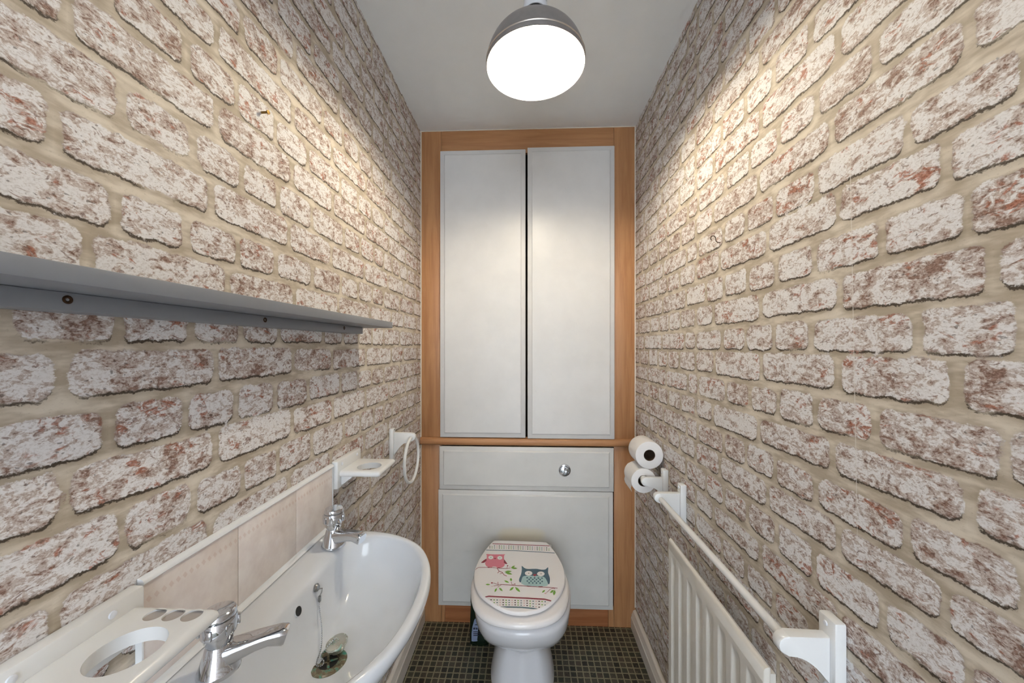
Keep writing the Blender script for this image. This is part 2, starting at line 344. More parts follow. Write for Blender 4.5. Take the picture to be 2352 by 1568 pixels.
# lid outline and print, in tenths of a millimetre on the lid top
LID= [(-1458, 16933), (-247, 16924), (876, 16872), (977, 16762), (1094, 16462), (1254, 16019), (1440, 15221), (1496, 14687), (1479, 14146), (1364, 13640), (1126, 13163), (813, 12746), (454, 12461), (45, 12311), (-179, 12278), (-517, 12298), (-865, 12438), (-1233, 12696), (-1631, 13068), (-1862, 13434), (-2014, 13885), (-2091, 14413), (-2080, 14805), (-1970, 15561), (-1810, 16183), (-1649, 16656), (-1560, 16859)]
ART=[
("r",[[(-1555,16469),(-240,16427),(-240,16477),(-1558,16519)],[(-240,16427),(1015,16391),(1019,16440),(-240,16477)]]),
("b",[[(-1784,15945),(-1578,15943),(-1582,15990),(-1789,15992)],[(-1578,15943),(-525,15944),(-526,15991),(-1582,15990)],[(-525,15944),(780,15868),(784,15914),(-526,15991)],[(780,15868),(1210,15834),(1215,15880),(784,15914)]]),
("k",[[(-1629,16250),(-1638,16221),(-1662,16220),(-1677,16248),(-1668,16277),(-1644,16278)],[(-1619,16142),(-1628,16114),(-1651,16113),(-1666,16140),(-1657,16169),(-1633,16170)]]),
("g",[[(-1523,16247),(-1532,16218),(-1556,16217),(-1570,16245),(-1561,16273),(-1537,16274)],[(-1513,16139),(-1522,16111),(-1546,16110),(-1560,16137),(-1551,16165),(-1527,16166)]]),
("b",[[(-1426,16352),(-1435,16323),(-1459,16322),(-1474,16350),(-1464,16379),(-1440,16380)],[(-1416,16243),(-1426,16214),(-1450,16214),(-1464,16241),(-1455,16270),(-1431,16271)],[(-1407,16136),(-1416,16107),(-1440,16106),(-1454,16134),(-1445,16162),(-1421,16163)]]),
("p",[[(-1319,16348),(-1329,16320),(-1353,16319),(-1367,16346),(-1357,16375),(-1333,16376)],[(-1310,16240),(-1320,16211),(-1344,16210),(-1358,16238),(-1348,16266),(-1324,16267)],[(-1302,16132),(-1311,16104),(-1335,16103),(-1349,16130),(-1339,16158),(-1316,16159)]]),
("k",[[(-1212,16345),(-1222,16316),(-1246,16315),(-1260,16343),(-1250,16372),(-1226,16373)],[(-1204,16236),(-1214,16208),(-1238,16207),(-1252,16234),(-1242,16263),(-1218,16264)],[(-1196,16129),(-1206,16101),(-1229,16100),(-1243,16127),(-1234,16155),(-1210,16156)]]),
("g",[[(-1105,16341),(-1115,16312),(-1139,16311),(-1153,16339),(-1143,16368),(-1119,16369)],[(-1098,16233),(-1108,16204),(-1132,16203),(-1145,16231),(-1136,16259),(-1112,16260)],[(-1091,16125),(-1101,16097),(-1124,16096),(-1138,16123),(-1128,16152),(-1104,16153)]]),
("b",[[(-999,16338),(-1009,16309),(-1033,16308),(-1046,16336),(-1036,16365),(-1012,16366)],[(-992,16229),(-1002,16201),(-1026,16200),(-1039,16227),(-1029,16256),(-1006,16257)],[(-985,16122),(-996,16094),(-1019,16093),(-1033,16120),(-1023,16148),(-999,16149)]]),
("p",[[(-892,16334),(-902,16305),(-926,16304),(-940,16332),(-930,16361),(-906,16362)],[(-886,16226),(-896,16197),(-920,16196),(-934,16224),(-923,16252),(-900,16253)],[(-880,16118),(-891,16090),(-914,16089),(-927,16117),(-917,16145),(-894,16146)]]),
("k",[[(-786,16331),(-796,16302),(-820,16301),(-833,16329),(-823,16358),(-799,16359)],[(-780,16222),(-791,16194),(-815,16193),(-828,16220),(-817,16249),(-794,16250)],[(-775,16115),(-786,16087),(-809,16086),(-822,16113),(-812,16141),(-788,16142)]]),
("g",[[(-679,16327),(-690,16298),(-714,16297),(-727,16325),(-716,16354),(-692,16355)],[(-675,16219),(-685,16190),(-709,16189),(-722,16217),(-711,16245),(-688,16246)],[(-670,16112),(-681,16084),(-704,16083),(-717,16110),(-707,16138),(-683,16139)]]),
("b",[[(-573,16324),(-584,16295),(-608,16294),(-621,16322),(-610,16351),(-586,16351)],[(-569,16215),(-580,16187),(-604,16186),(-617,16213),(-606,16242),(-582,16243)],[(-565,16108),(-576,16080),(-600,16079),(-612,16106),(-602,16134),(-578,16135)]]),
("p",[[(-467,16320),(-478,16291),(-502,16290),(-514,16318),(-503,16347),(-479,16348)],[(-464,16212),(-475,16183),(-498,16182),(-511,16210),(-500,16238),(-476,16239)],[(-461,16105),(-472,16077),(-495,16076),(-508,16103),(-497,16131),(-473,16132)]]),
("k",[[(-361,16317),(-372,16288),(-396,16287),(-408,16315),(-397,16343),(-373,16344)],[(-358,16208),(-369,16180),(-393,16179),(-406,16206),(-394,16235),(-371,16236)],[(-356,16102),(-367,16074),(-391,16073),(-403,16100),(-392,16128),(-368,16129)]]),
("g",[[(-255,16313),(-266,16284),(-290,16283),(-302,16311),(-291,16340),(-267,16341)],[(-253,16205),(-264,16177),(-288,16176),(-300,16203),(-289,16231),(-265,16232)],[(-251,16098),(-263,16070),(-286,16069),(-298,16096),(-287,16124),(-264,16125)]]),
("b",[[(-149,16309),(-160,16281),(-184,16280),(-196,16308),(-185,16336),(-161,16337)],[(-148,16201),(-159,16173),(-183,16172),(-195,16199),(-184,16228),(-160,16229)],[(-147,16095),(-158,16067),(-182,16066),(-194,16093),(-182,16121),(-159,16122)]]),
("p",[[(-43,16306),(-55,16277),(-79,16276),(-91,16304),(-79,16333),(-55,16334)],[(-43,16198),(-54,16170),(-78,16169),(-90,16196),(-78,16224),(-55,16225)],[(-42,16091),(-54,16063),(-78,16062),(-89,16089),(-78,16118),(-54,16118)]]),
("k",[[(63,16302),(51,16274),(27,16273),(15,16300),(27,16329),(51,16330)],[(62,16195),(50,16166),(27,16165),(15,16193),(27,16221),(50,16222)],[(62,16088),(50,16060),(27,16059),(15,16086),(27,16114),(50,16115)]]),
("g",[[(168,16299),(156,16270),(132,16269),(121,16297),(133,16326),(157,16327)],[(167,16191),(155,16163),(131,16162),(120,16189),(132,16217),(156,16218)],[(166,16085),(154,16057),(131,16056),(119,16083),(131,16111),(155,16112)]]),
("b",[[(274,16295),(261,16267),(238,16266),(226,16293),(238,16322),(262,16323)],[(272,16188),(260,16159),(236,16158),(225,16186),(237,16214),(261,16215)],[(270,16081),(258,16053),(234,16052),(223,16079),(235,16107),(259,16108)]]),
("p",[[(379,16292),(367,16263),(343,16262),(331,16290),(344,16319),(368,16320)],[(377,16184),(364,16156),(341,16155),(329,16182),(342,16211),(365,16212)],[(374,16078),(362,16050),(338,16049),(327,16076),(339,16104),(363,16105)]]),
("k",[[(484,16288),(472,16260),(448,16259),(437,16286),(449,16315),(473,16316)],[(481,16181),(468,16153),(445,16152),(434,16179),(446,16207),(470,16208)],[(478,16075),(465,16047),(442,16046),(431,16073),(444,16101),(467,16102)]]),
("g",[[(589,16285),(577,16256),(553,16255),(542,16283),(555,16312),(579,16313)],[(586,16177),(573,16149),(549,16148),(538,16175),(551,16204),(575,16205)],[(582,16071),(569,16043),(546,16042),(535,16069),(548,16097),(571,16098)]]),
("b",[[(695,16281),(681,16253),(658,16252),(647,16279),(660,16308),(684,16309)],[(690,16174),(677,16146),(653,16145),(643,16172),(656,16200),(679,16201)],[(685,16068),(673,16040),(649,16039),(639,16066),(651,16094),(675,16095)]]),
("p",[[(799,16278),(786,16249),(763,16248),(752,16276),(765,16305),(789,16306)],[(794,16170),(781,16142),(758,16141),(747,16169),(760,16197),(784,16198)],[(789,16065),(776,16037),(753,16036),(742,16063),(755,16090),(779,16091)]]),
("k",[[(904,16274),(891,16246),(867,16245),(857,16272),(870,16301),(894,16302)],[(898,16167),(885,16139),(862,16138),(851,16165),(865,16193),(888,16194)],[(893,16061),(879,16033),(856,16032),(846,16059),(859,16087),(882,16088)]]),
("g",[[(1002,16164),(989,16136),(965,16135),(955,16162),(969,16190),(992,16191)],[(996,16058),(983,16030),(959,16029),(949,16056),(962,16084),(986,16085)]]),
("P",[[(-1738,15661),(-1690,15665),(-1615,15653),(-1520,15645),(-1392,15648),(-1243,15655),(-1118,15661),(-1032,15668),(-969,15674),(-932,15669),(-930,15653),(-953,15625),(-969,15567),(-966,15457),(-957,15320),(-946,15203),(-932,15128),(-916,15073),(-907,15017),(-905,14953),(-909,14889),(-923,14833),(-948,14787),(-983,14747),(-1024,14717),(-1076,14697),(-1136,14687),(-1184,14688),(-1208,14709),(-1222,14742),(-1244,14766),(-1287,14776),(-1338,14777),(-1380,14770),(-1404,14748),(-1419,14718),(-1441,14700),(-1479,14703),(-1524,14718),(-1567,14740),(-1607,14768),(-1644,14804),(-1675,14848),(-1698,14901),(-1715,14963),(-1723,15030),(-1718,15104),(-1703,15185),(-1694,15268),(-1695,15361),(-1702,15456),(-1709,15537),(-1727,15594),(-1746,15635)]]),
("r",[[(-1700,15326),(-1683,15173),(-1764,15029),(-1885,15001),(-1880,15071),(-1786,15217)],[(-959,15322),(-904,15205),(-794,14976),(-877,14972),(-951,15062)]]),
("w",[[(-1418,15415),(-1426,15347),(-1460,15296),(-1512,15276),(-1567,15292),(-1611,15339),(-1633,15407),(-1626,15476),(-1591,15528),(-1539,15549),(-1483,15532),(-1439,15483)]]),
("k",[[(-1503,15412),(-1509,15386),(-1526,15386),(-1537,15411),(-1531,15436),(-1514,15437)]]),
("w",[[(-1035,15402),(-1044,15333),(-1080,15282),(-1132,15262),(-1186,15278),(-1229,15326),(-1249,15393),(-1240,15462),(-1205,15514),(-1152,15535),(-1097,15518),(-1054,15469)]]),
("k",[[(-1119,15398),(-1126,15373),(-1143,15372),(-1153,15397),(-1147,15422),(-1130,15423)]]),
("r",[[(-1400,15377),(-1287,15372),(-1335,15278)],[(-2051,14513),(-2013,14617),(-2026,14639),(-2066,14529)],[(-2013,14617),(-1934,14680),(-1939,14707),(-2026,14639)],[(-1934,14680),(-1564,14704),(-1566,14731),(-1939,14707)],[(-1564,14704),(-1182,14666),(-1184,14693),(-1566,14731)],[(-1182,14666),(-805,14664),(-806,14691),(-1184,14693)],[(-805,14664),(-658,14697),(-661,14723),(-806,14691)],[(-1204,14650),(-1106,14458),(-1094,14489),(-1186,14673)],[(-1106,14458),(-982,14398),(-970,14430),(-1094,14489)],[(-982,14398),(-893,14234),(-880,14264),(-970,14430)],[(-893,14234),(-782,14165),(-775,14200),(-880,14264)],[(-1108,14483),(-1164,14352),(-1148,14334),(-1092,14464)],[(-950,14385),(-1064,14316),(-1057,14293),(-944,14361)],[(-1489,14716),(-1503,14694),(-1540,14683),(-1579,14690),(-1597,14712),(-1584,14734),(-1546,14745),(-1507,14738)],[(-1076,14697),(-1091,14675),(-1128,14664),(-1167,14672),(-1184,14693),(-1170,14716),(-1133,14726),(-1094,14719)]]),
("g",[[(-640,14702),(-597,14709),(-550,14734),(-508,14799),(-481,14874),(-534,14863),(-588,14824),(-620,14763)],[(-632,14711),(-582,14677),(-519,14653),(-444,14665),(-381,14699),(-444,14739),(-519,14759),(-582,14740)],[(-879,14461),(-819,14431),(-747,14416),(-664,14444),(-596,14494),(-670,14528),(-757,14536),(-825,14503)],[(-871,14418),(-814,14356),(-742,14301),(-650,14286),(-570,14303),(-639,14378),(-727,14432),(-806,14435)]]),
("r",[[(-750,14859),(-758,14833),(-781,14821),(-804,14831),(-815,14856),(-807,14882),(-785,14894),(-761,14884)],[(-798,14674),(-775,14854),(-791,14861),(-814,14681)]]),
("p",[[(-668,14799),(-674,14779),(-689,14771),(-705,14778),(-712,14797),(-706,14816),(-691,14825),(-676,14818)]]),
("B",[[(-204,14872),(-177,14850),(-137,14787),(-94,14733),(-54,14704),(-9,14683),(54,14672),(147,14677),(259,14692),(362,14698),(446,14685),(520,14663),(588,14650),(648,14650),(701,14658),(749,14679),(795,14734),(837,14803),(864,14816),(864,14734),(850,14599),(843,14467),(856,14354),(876,14244),(888,14136),(885,14018),(875,13901),(861,13817),(843,13775),(823,13762),(803,13776),(786,13822),(770,13896),(751,13969),(737,14040),(720,14111),(671,14168),(574,14203),(446,14224),(312,14235),(165,14243),(13,14241),(-104,14218),(-159,14162),(-179,14085),(-192,14011),(-207,13941),(-216,13874),(-227,13831),(-246,13823),(-267,13839),(-284,13868),(-294,13906),(-299,13958),(-295,14027),(-275,14119),(-246,14229),(-223,14339),(-210,14442),(-204,14545),(-200,14640),(-204,14736),(-210,14824)]]),
("L",[[(-117,14210),(-54,14233),(26,14242),(104,14247),(173,14250),(239,14247),(312,14243),(400,14240),(493,14235),(571,14225),(620,14214),(654,14199),(684,14168),(715,14112),(742,14041),(764,13970),(781,13901),(794,13833),(798,13776),(794,13734),(783,13703),(760,13678),(728,13659),(685,13645),(621,13635),(527,13626),(412,13622),(298,13621),(188,13625),(80,13632),(-12,13647),(-82,13671),(-136,13703),(-176,13736),(-201,13763),(-212,13790),(-215,13832),(-210,13898),(-196,13978),(-180,14052),(-166,14113),(-150,14168)]]),
("w",[[(221,14399),(205,14332),(163,14278),(103,14247),(37,14244),(-22,14271),(-64,14321),(-79,14387),(-64,14454),(-22,14509),(38,14541),(105,14544),(166,14517),(207,14465)]]),
("k",[[(97,14394),(88,14368),(70,14367),(61,14392),(70,14418),(88,14419)]]),
("w",[[(700,14384),(682,14318),(638,14264),(578,14233),(512,14231),(454,14257),(414,14307),(401,14372),(418,14439),(461,14494),(523,14527),(590,14529),(649,14502),(688,14450)]]),
("k",[[(577,14379),(567,14354),(548,14353),(540,14378),(550,14404),(569,14405)]]),
("r",[[(230,14307),(309,14360),(398,14339),(311,14194)]]),
("B",[[(-28,14119),(18,14170),(54,14106),(8,14055)],[(114,14118),(160,14169),(196,14105),(149,14054)],[(260,14117),(308,14168),(342,14104),(295,14053)],[(402,14116),(450,14167),(484,14103),(436,14052)],[(546,14115),(594,14166),(627,14102),(579,14052)],[(49,14025),(95,14075),(131,14012),(84,13963)],[(190,14024),(236,14074),(271,14012),(224,13962)],[(330,14023),(377,14074),(411,14011),(364,13961)],[(471,14022),(518,14073),(552,14010),(504,13960)],[(-20,13922),(26,13971),(61,13909),(15,13860)],[(120,13921),(166,13971),(201,13908),(154,13859)],[(259,13920),(306,13970),(340,13908),(293,13859)],[(396,13919),(443,13969),(477,13907),(430,13858)],[(543,13918),(591,13968),(624,13906),(576,13857)],[(48,13819),(94,13868),(129,13807),(83,13758)],[(187,13818),(233,13867),(267,13806),(221,13758)],[(325,13818),(372,13866),(405,13805),(359,13757)],[(464,13817),(511,13866),(544,13804),(497,13756)]]),
("r",[[(-951,13658),(-549,13636),(-549,13667),(-952,13689)],[(-549,13636),(49,13596),(50,13626),(-549,13667)],[(49,13596),(667,13572),(670,13602),(50,13626)],[(667,13572),(1137,13535),(1141,13565),(670,13602)],[(-956,13675),(-1093,13518),(-1084,13499),(-946,13657)],[(-952,13685),(-1075,13672),(-1076,13650),(-950,13662)],[(-1075,13672),(-1258,13761),(-1261,13739),(-1076,13650)],[(-1069,13663),(-1091,13786),(-1105,13782),(-1083,13659)],[(-1051,13643),(-1246,13581),(-1241,13559),(-1046,13620)],[(-543,13667),(-588,13859),(-603,13852),(-557,13660)],[(-534,13653),(-448,13714),(-455,13735),(-540,13674)],[(998,13566),(856,13485),(862,13467),(1001,13545)],[(856,13485),(710,13296),(719,13280),(862,13467)],[(993,13549),(1024,13476),(1037,13490),(1006,13563)],[(-1278,13757),(-1287,13729),(-1315,13717),(-1344,13727),(-1359,13754),(-1350,13782),(-1322,13794),(-1293,13784)]]),
("p",[[(-1076,13797),(-1081,13774),(-1097,13764),(-1113,13773),(-1122,13795),(-1117,13817),(-1102,13827),(-1085,13818)],[(-1270,13558),(-1274,13539),(-1289,13530),(-1306,13538),(-1314,13556),(-1310,13575),(-1294,13583),(-1278,13576)]]),
("r",[[(-426,13726),(-433,13704),(-451,13694),(-469,13702),(-477,13724),(-470,13746),(-453,13756),(-434,13747)]]),
("p",[[(720,13252),(705,13224),(674,13211),(644,13222),(633,13249),(647,13277),(678,13290),(708,13280)]]),
("g",[[(-1553,13653),(-1514,13631),(-1467,13616),(-1414,13629),(-1372,13657),(-1420,13683),(-1475,13693),(-1519,13677)],[(-866,13912),(-832,13859),(-787,13811),(-725,13790),(-669,13794),(-710,13856),(-766,13906),(-820,13917)],[(-623,14074),(-641,14026),(-649,13972),(-627,13920),(-589,13883),(-568,13941),(-565,14003),(-591,14045)],[(-1110,13470),(-1142,13437),(-1171,13389),(-1179,13313),(-1172,13240),(-1134,13281),(-1106,13343),(-1103,13410)],[(-1025,13492),(-1011,13430),(-985,13367),(-935,13322),(-884,13303),(-902,13377),(-938,13446),(-983,13478)],[(-483,13552),(-530,13536),(-579,13501),(-616,13425),(-634,13342),(-578,13363),(-525,13412),(-497,13483)],[(-438,13554),(-416,13470),(-379,13383),(-312,13318),(-243,13285),(-270,13385),(-320,13481),(-381,13529)],[(673,13432),(637,13423),(599,13399),(569,13343),(552,13281),(595,13294),(637,13328),(660,13380)],[(991,13444),(949,13437),(904,13412),(867,13348),(846,13275),(897,13287),(947,13324),(975,13384)],[(1028,13446),(988,13394),(954,13326),(950,13236),(968,13156),(1015,13219),(1047,13302),(1044,13380)]]),
("r",[[(174,13628),(146,13603),(80,13590),(13,13597),(-15,13620),(13,13645),(80,13658),(147,13651)],[(603,13611),(574,13586),(507,13573),(441,13581),(414,13603),(443,13629),(510,13641),(576,13634)],[(-1530,12854),(-1473,12927),(-1498,12990),(-1565,12907)],[(-1473,12927),(-1356,12974),(-1363,13044),(-1498,12990)],[(-1356,12974),(-665,12951),(-666,13020),(-1363,13044)],[(-665,12951),(46,12928),(49,12997),(-666,13020)],[(46,12928),(632,12901),(641,12969),(49,12997)],[(632,12901),(787,12849),(809,12912),(641,12969)],[(787,12849),(904,12743),(933,12801),(809,12912)]]),
("p",[[(-1334,12831),(-1341,12812),(-1362,12803),(-1384,12810),(-1395,12829),(-1388,12848),(-1367,12857),(-1345,12850)]]),
("k",[[(-1228,12833),(-1235,12813),(-1256,12804),(-1278,12811),(-1289,12830),(-1282,12850),(-1261,12859),(-1238,12851)],[(-1214,12686),(-1221,12667),(-1241,12659),(-1263,12665),(-1274,12684),(-1267,12703),(-1246,12711),(-1224,12704)],[(-1200,12543),(-1207,12524),(-1227,12516),(-1249,12523),(-1260,12540),(-1253,12559),(-1232,12568),(-1210,12561)]]),
("g",[[(-1122,12834),(-1129,12814),(-1150,12806),(-1172,12813),(-1183,12831),(-1175,12851),(-1155,12860),(-1132,12853)],[(-1109,12696),(-1117,12677),(-1137,12668),(-1159,12675),(-1170,12693),(-1163,12712),(-1142,12721),(-1120,12714)],[(-1098,12560),(-1105,12542),(-1125,12533),(-1147,12540),(-1157,12558),(-1150,12577),(-1130,12585),(-1108,12578)]]),
("b",[[(-1015,12835),(-1023,12815),(-1044,12806),(-1066,12813),(-1077,12832),(-1069,12852),(-1048,12860),(-1026,12853)],[(-1005,12704),(-1012,12685),(-1033,12676),(-1055,12683),(-1066,12701),(-1058,12720),(-1038,12729),(-1015,12722)],[(-995,12576),(-1002,12557),(-1023,12549),(-1045,12555),(-1055,12573),(-1048,12592),(-1027,12600),(-1005,12594)]]),
("p",[[(-909,12835),(-917,12816),(-938,12807),(-960,12814),(-970,12833),(-963,12852),(-942,12861),(-920,12854)],[(-901,12711),(-908,12691),(-929,12683),(-951,12690),(-961,12708),(-954,12727),(-933,12736),(-911,12729)],[(-892,12588),(-899,12570),(-920,12561),(-942,12568),(-952,12586),(-944,12605),(-924,12613),(-902,12606)]]),
("k",[[(-803,12835),(-811,12816),(-832,12807),(-854,12814),(-864,12833),(-857,12852),(-836,12861),(-814,12854)],[(-796,12716),(-804,12697),(-824,12688),(-846,12695),(-856,12714),(-849,12733),(-828,12741),(-806,12734)],[(-789,12599),(-796,12580),(-817,12572),(-839,12578),(-849,12596),(-841,12615),(-820,12624),(-799,12617)]]),
("g",[[(-697,12836),(-705,12816),(-726,12807),(-748,12814),(-758,12833),(-751,12853),(-729,12861),(-707,12854)],[(-691,12720),(-699,12701),(-720,12692),(-742,12699),(-752,12718),(-744,12737),(-723,12745),(-701,12738)],[(-685,12607),(-693,12588),(-714,12579),(-735,12586),(-745,12604),(-737,12623),(-716,12631),(-695,12625)]]),
("b",[[(-592,12835),(-600,12816),(-621,12807),(-643,12814),(-653,12833),(-645,12852),(-623,12861),(-601,12854)],[(-586,12723),(-594,12704),(-615,12695),(-637,12702),(-647,12720),(-639,12739),(-618,12748),(-596,12741)],[(-581,12612),(-589,12593),(-610,12585),(-632,12592),(-641,12610),(-633,12628),(-613,12637),(-591,12630)]]),
("p",[[(-486,12835),(-494,12816),(-515,12807),(-537,12814),(-547,12832),(-539,12852),(-517,12861),(-495,12854)],[(-482,12724),(-490,12705),(-511,12696),(-532,12703),(-542,12722),(-534,12741),(-513,12749),(-491,12742)],[(-477,12615),(-485,12596),(-506,12588),(-528,12595),(-537,12613),(-529,12631),(-508,12640),(-487,12633)]]),
("k",[[(-380,12834),(-388,12815),(-410,12806),(-431,12813),(-441,12832),(-433,12851),(-411,12860),(-389,12853)],[(-377,12724),(-385,12705),(-406,12696),(-428,12703),(-437,12722),(-429,12741),(-408,12749),(-386,12742)],[(-373,12616),(-382,12597),(-403,12588),(-424,12595),(-433,12613),(-425,12632),(-404,12641),(-383,12634)]]),
("g",[[(-274,12833),(-283,12814),(-304,12805),(-326,12812),(-335,12831),(-327,12850),(-305,12859),(-284,12852)],[(-272,12723),(-280,12704),(-301,12695),(-323,12702),(-332,12720),(-324,12739),(-303,12748),(-281,12741)],[(-270,12614),(-278,12595),(-299,12587),(-320,12593),(-329,12611),(-321,12630),(-300,12639),(-279,12632)]]),
("b",[[(-169,12832),(-177,12813),(-199,12804),(-220,12811),(-230,12830),(-221,12849),(-200,12858),(-178,12851)],[(-167,12720),(-176,12701),(-197,12692),(-218,12699),(-228,12717),(-219,12737),(-198,12745),(-176,12738)],[(-166,12609),(-174,12591),(-195,12582),(-217,12589),(-226,12607),(-217,12626),(-196,12634),(-175,12627)]]),
("p",[[(-63,12831),(-72,12812),(-93,12803),(-115,12810),(-124,12828),(-115,12848),(-94,12857),(-72,12850)],[(-63,12716),(-71,12697),(-93,12688),(-114,12695),(-123,12713),(-114,12732),(-93,12741),(-72,12734)],[(-62,12603),(-71,12584),(-92,12575),(-113,12582),(-122,12600),(-113,12619),(-92,12627),(-71,12621)]]),
("k",[[(42,12829),(33,12810),(12,12801),(-10,12808),(-19,12827),(-10,12846),(12,12855),(33,12848)],[(42,12710),(33,12691),(12,12683),(-10,12690),(-18,12708),(-10,12727),(12,12736),(33,12729)],[(41,12593),(33,12575),(12,12566),(-10,12573),(-18,12591),(-10,12610),(12,12618),(33,12611)]]),
("g",[[(148,12827),(138,12808),(117,12799),(96,12806),(87,12825),(96,12844),(117,12853),(139,12846)],[(146,12703),(137,12684),(116,12676),(95,12683),(86,12701),(95,12720),(116,12729),(138,12722)],[(145,12582),(136,12563),(115,12555),(94,12561),(85,12579),(94,12598),(115,12607),(136,12600)]]),
("b",[[(253,12825),(244,12806),(222,12797),(201,12804),(192,12823),(201,12842),(223,12851),(244,12844)],[(250,12695),(241,12676),(220,12668),(199,12675),(190,12693),(199,12712),(221,12720),(242,12714)],[(248,12568),(239,12549),(217,12541),(197,12548),(188,12565),(197,12584),(218,12592),(239,12586)]]),
("p",[[(358,12823),(348,12804),(327,12795),(306,12802),(297,12821),(306,12840),(328,12849),(350,12842)],[(354,12686),(345,12667),(323,12658),(302,12665),(294,12683),(303,12702),(325,12711),(346,12704)],[(350,12551),(341,12533),(320,12525),(299,12531),(291,12549),(300,12568),(321,12576),(342,12569)]]),
("k",[[(463,12820),(453,12801),(432,12792),(410,12799),(402,12818),(412,12837),(433,12846),(455,12839)],[(458,12675),(448,12656),(427,12648),(406,12654),(398,12672),(407,12691),(428,12700),(450,12693)],[(453,12533),(443,12514),(422,12506),(401,12513),(393,12530),(402,12549),(424,12557),(444,12550)]]),
("g",[[(568,12818),(558,12798),(536,12790),(515,12797),(507,12815),(517,12835),(539,12843),(560,12836)],[(561,12663),(551,12644),(530,12635),(509,12642),(501,12660),(510,12679),(532,12688),(553,12681)],[(554,12512),(545,12493),(523,12485),(503,12491),(495,12509),(504,12528),(526,12536),(546,12529)]]),
("b",[[(672,12815),(663,12795),(641,12787),(620,12794),(612,12812),(622,12831),(643,12840),(665,12833)],[(664,12649),(654,12631),(633,12622),(612,12629),(604,12647),(614,12666),(635,12674),(656,12667)],[(655,12488),(646,12470),(625,12462),(604,12468),(596,12486),(606,12504),(627,12512),(648,12506)],[(-1015,12384),(-907,12429),(-918,12491),(-1031,12444)],[(-907,12429),(-684,12469),(-688,12533),(-918,12491)],[(-684,12469),(-183,12474),(-182,12538),(-688,12533)],[(-183,12474),(223,12437),(232,12499),(-182,12538)],[(223,12437),(374,12348),(394,12406),(232,12499)]]),
]

# ------------------------------------------------------------------ the room
HW, D, H, YB = .52, 1.766, 2.40, -1.6        # half width, cupboard face, ceiling, open doorway behind the camera
P8 = .5515                                    # height of one wallpaper repeat (eight courses)
ROWS = dict(A=(1.552,1.602), B=(1.480,1.530), C=(1.412,1.461), D=(1.342,1.391), E=(1.276,1.328), F=(1.205,1.256), G=(1.137,1.187), H=(1.067,1.115))
GR = dict(A=[.474,.630,.808,1.005,1.145,1.263,1.371,1.469,1.571,1.70], B=[.451,.555,.681,.781,.881,.984,1.080,1.213,1.417,1.621],
          C=[.428,.628,.833,1.037,1.145,1.256,1.356,1.457,1.557,1.716], D=[.403,.507,.689,.789,.888,.993,1.145,1.223,1.426,1.636],
          E=[.463,.631,.832,1.034,1.145,1.266,1.368,1.469,1.577,1.70], F=[.418,.566,.678,.775,.872,.975,1.129,1.199,1.383,1.591],
          G=[.450,.643,.840,1.041,1.145,1.254,1.362,1.466,1.571,1.664], H=[.400,.520,.678,.787,.887,.985,1.131,1.208,1.412,1.618])
GL = dict(A=[.41,.612,.796,.987,1.19,1.38,1.52,1.70], B=[.343,.443,.544,.644,.744,.911,1.011,1.107,1.205,1.305,1.47,1.65],
          C=[.387,.589,.790,.953,1.158,1.379,1.511,1.708], D=[.433,.536,.633,.733,.847,.998,1.103,1.202,1.306,1.471,1.645],
          E=[.390,.588,.788,.957,1.155,1.354,1.542,1.715], F=[.448,.548,.646,.742,.861,1.016,1.119,1.219,1.306,1.388,1.471,1.570,1.676],
          G=[.381,.579,.776,.949,1.147,1.345,1.521,1.70], H=[.44,.537,.636,.735,.864,.998,1.104,1.206,1.302,1.471,1.65])

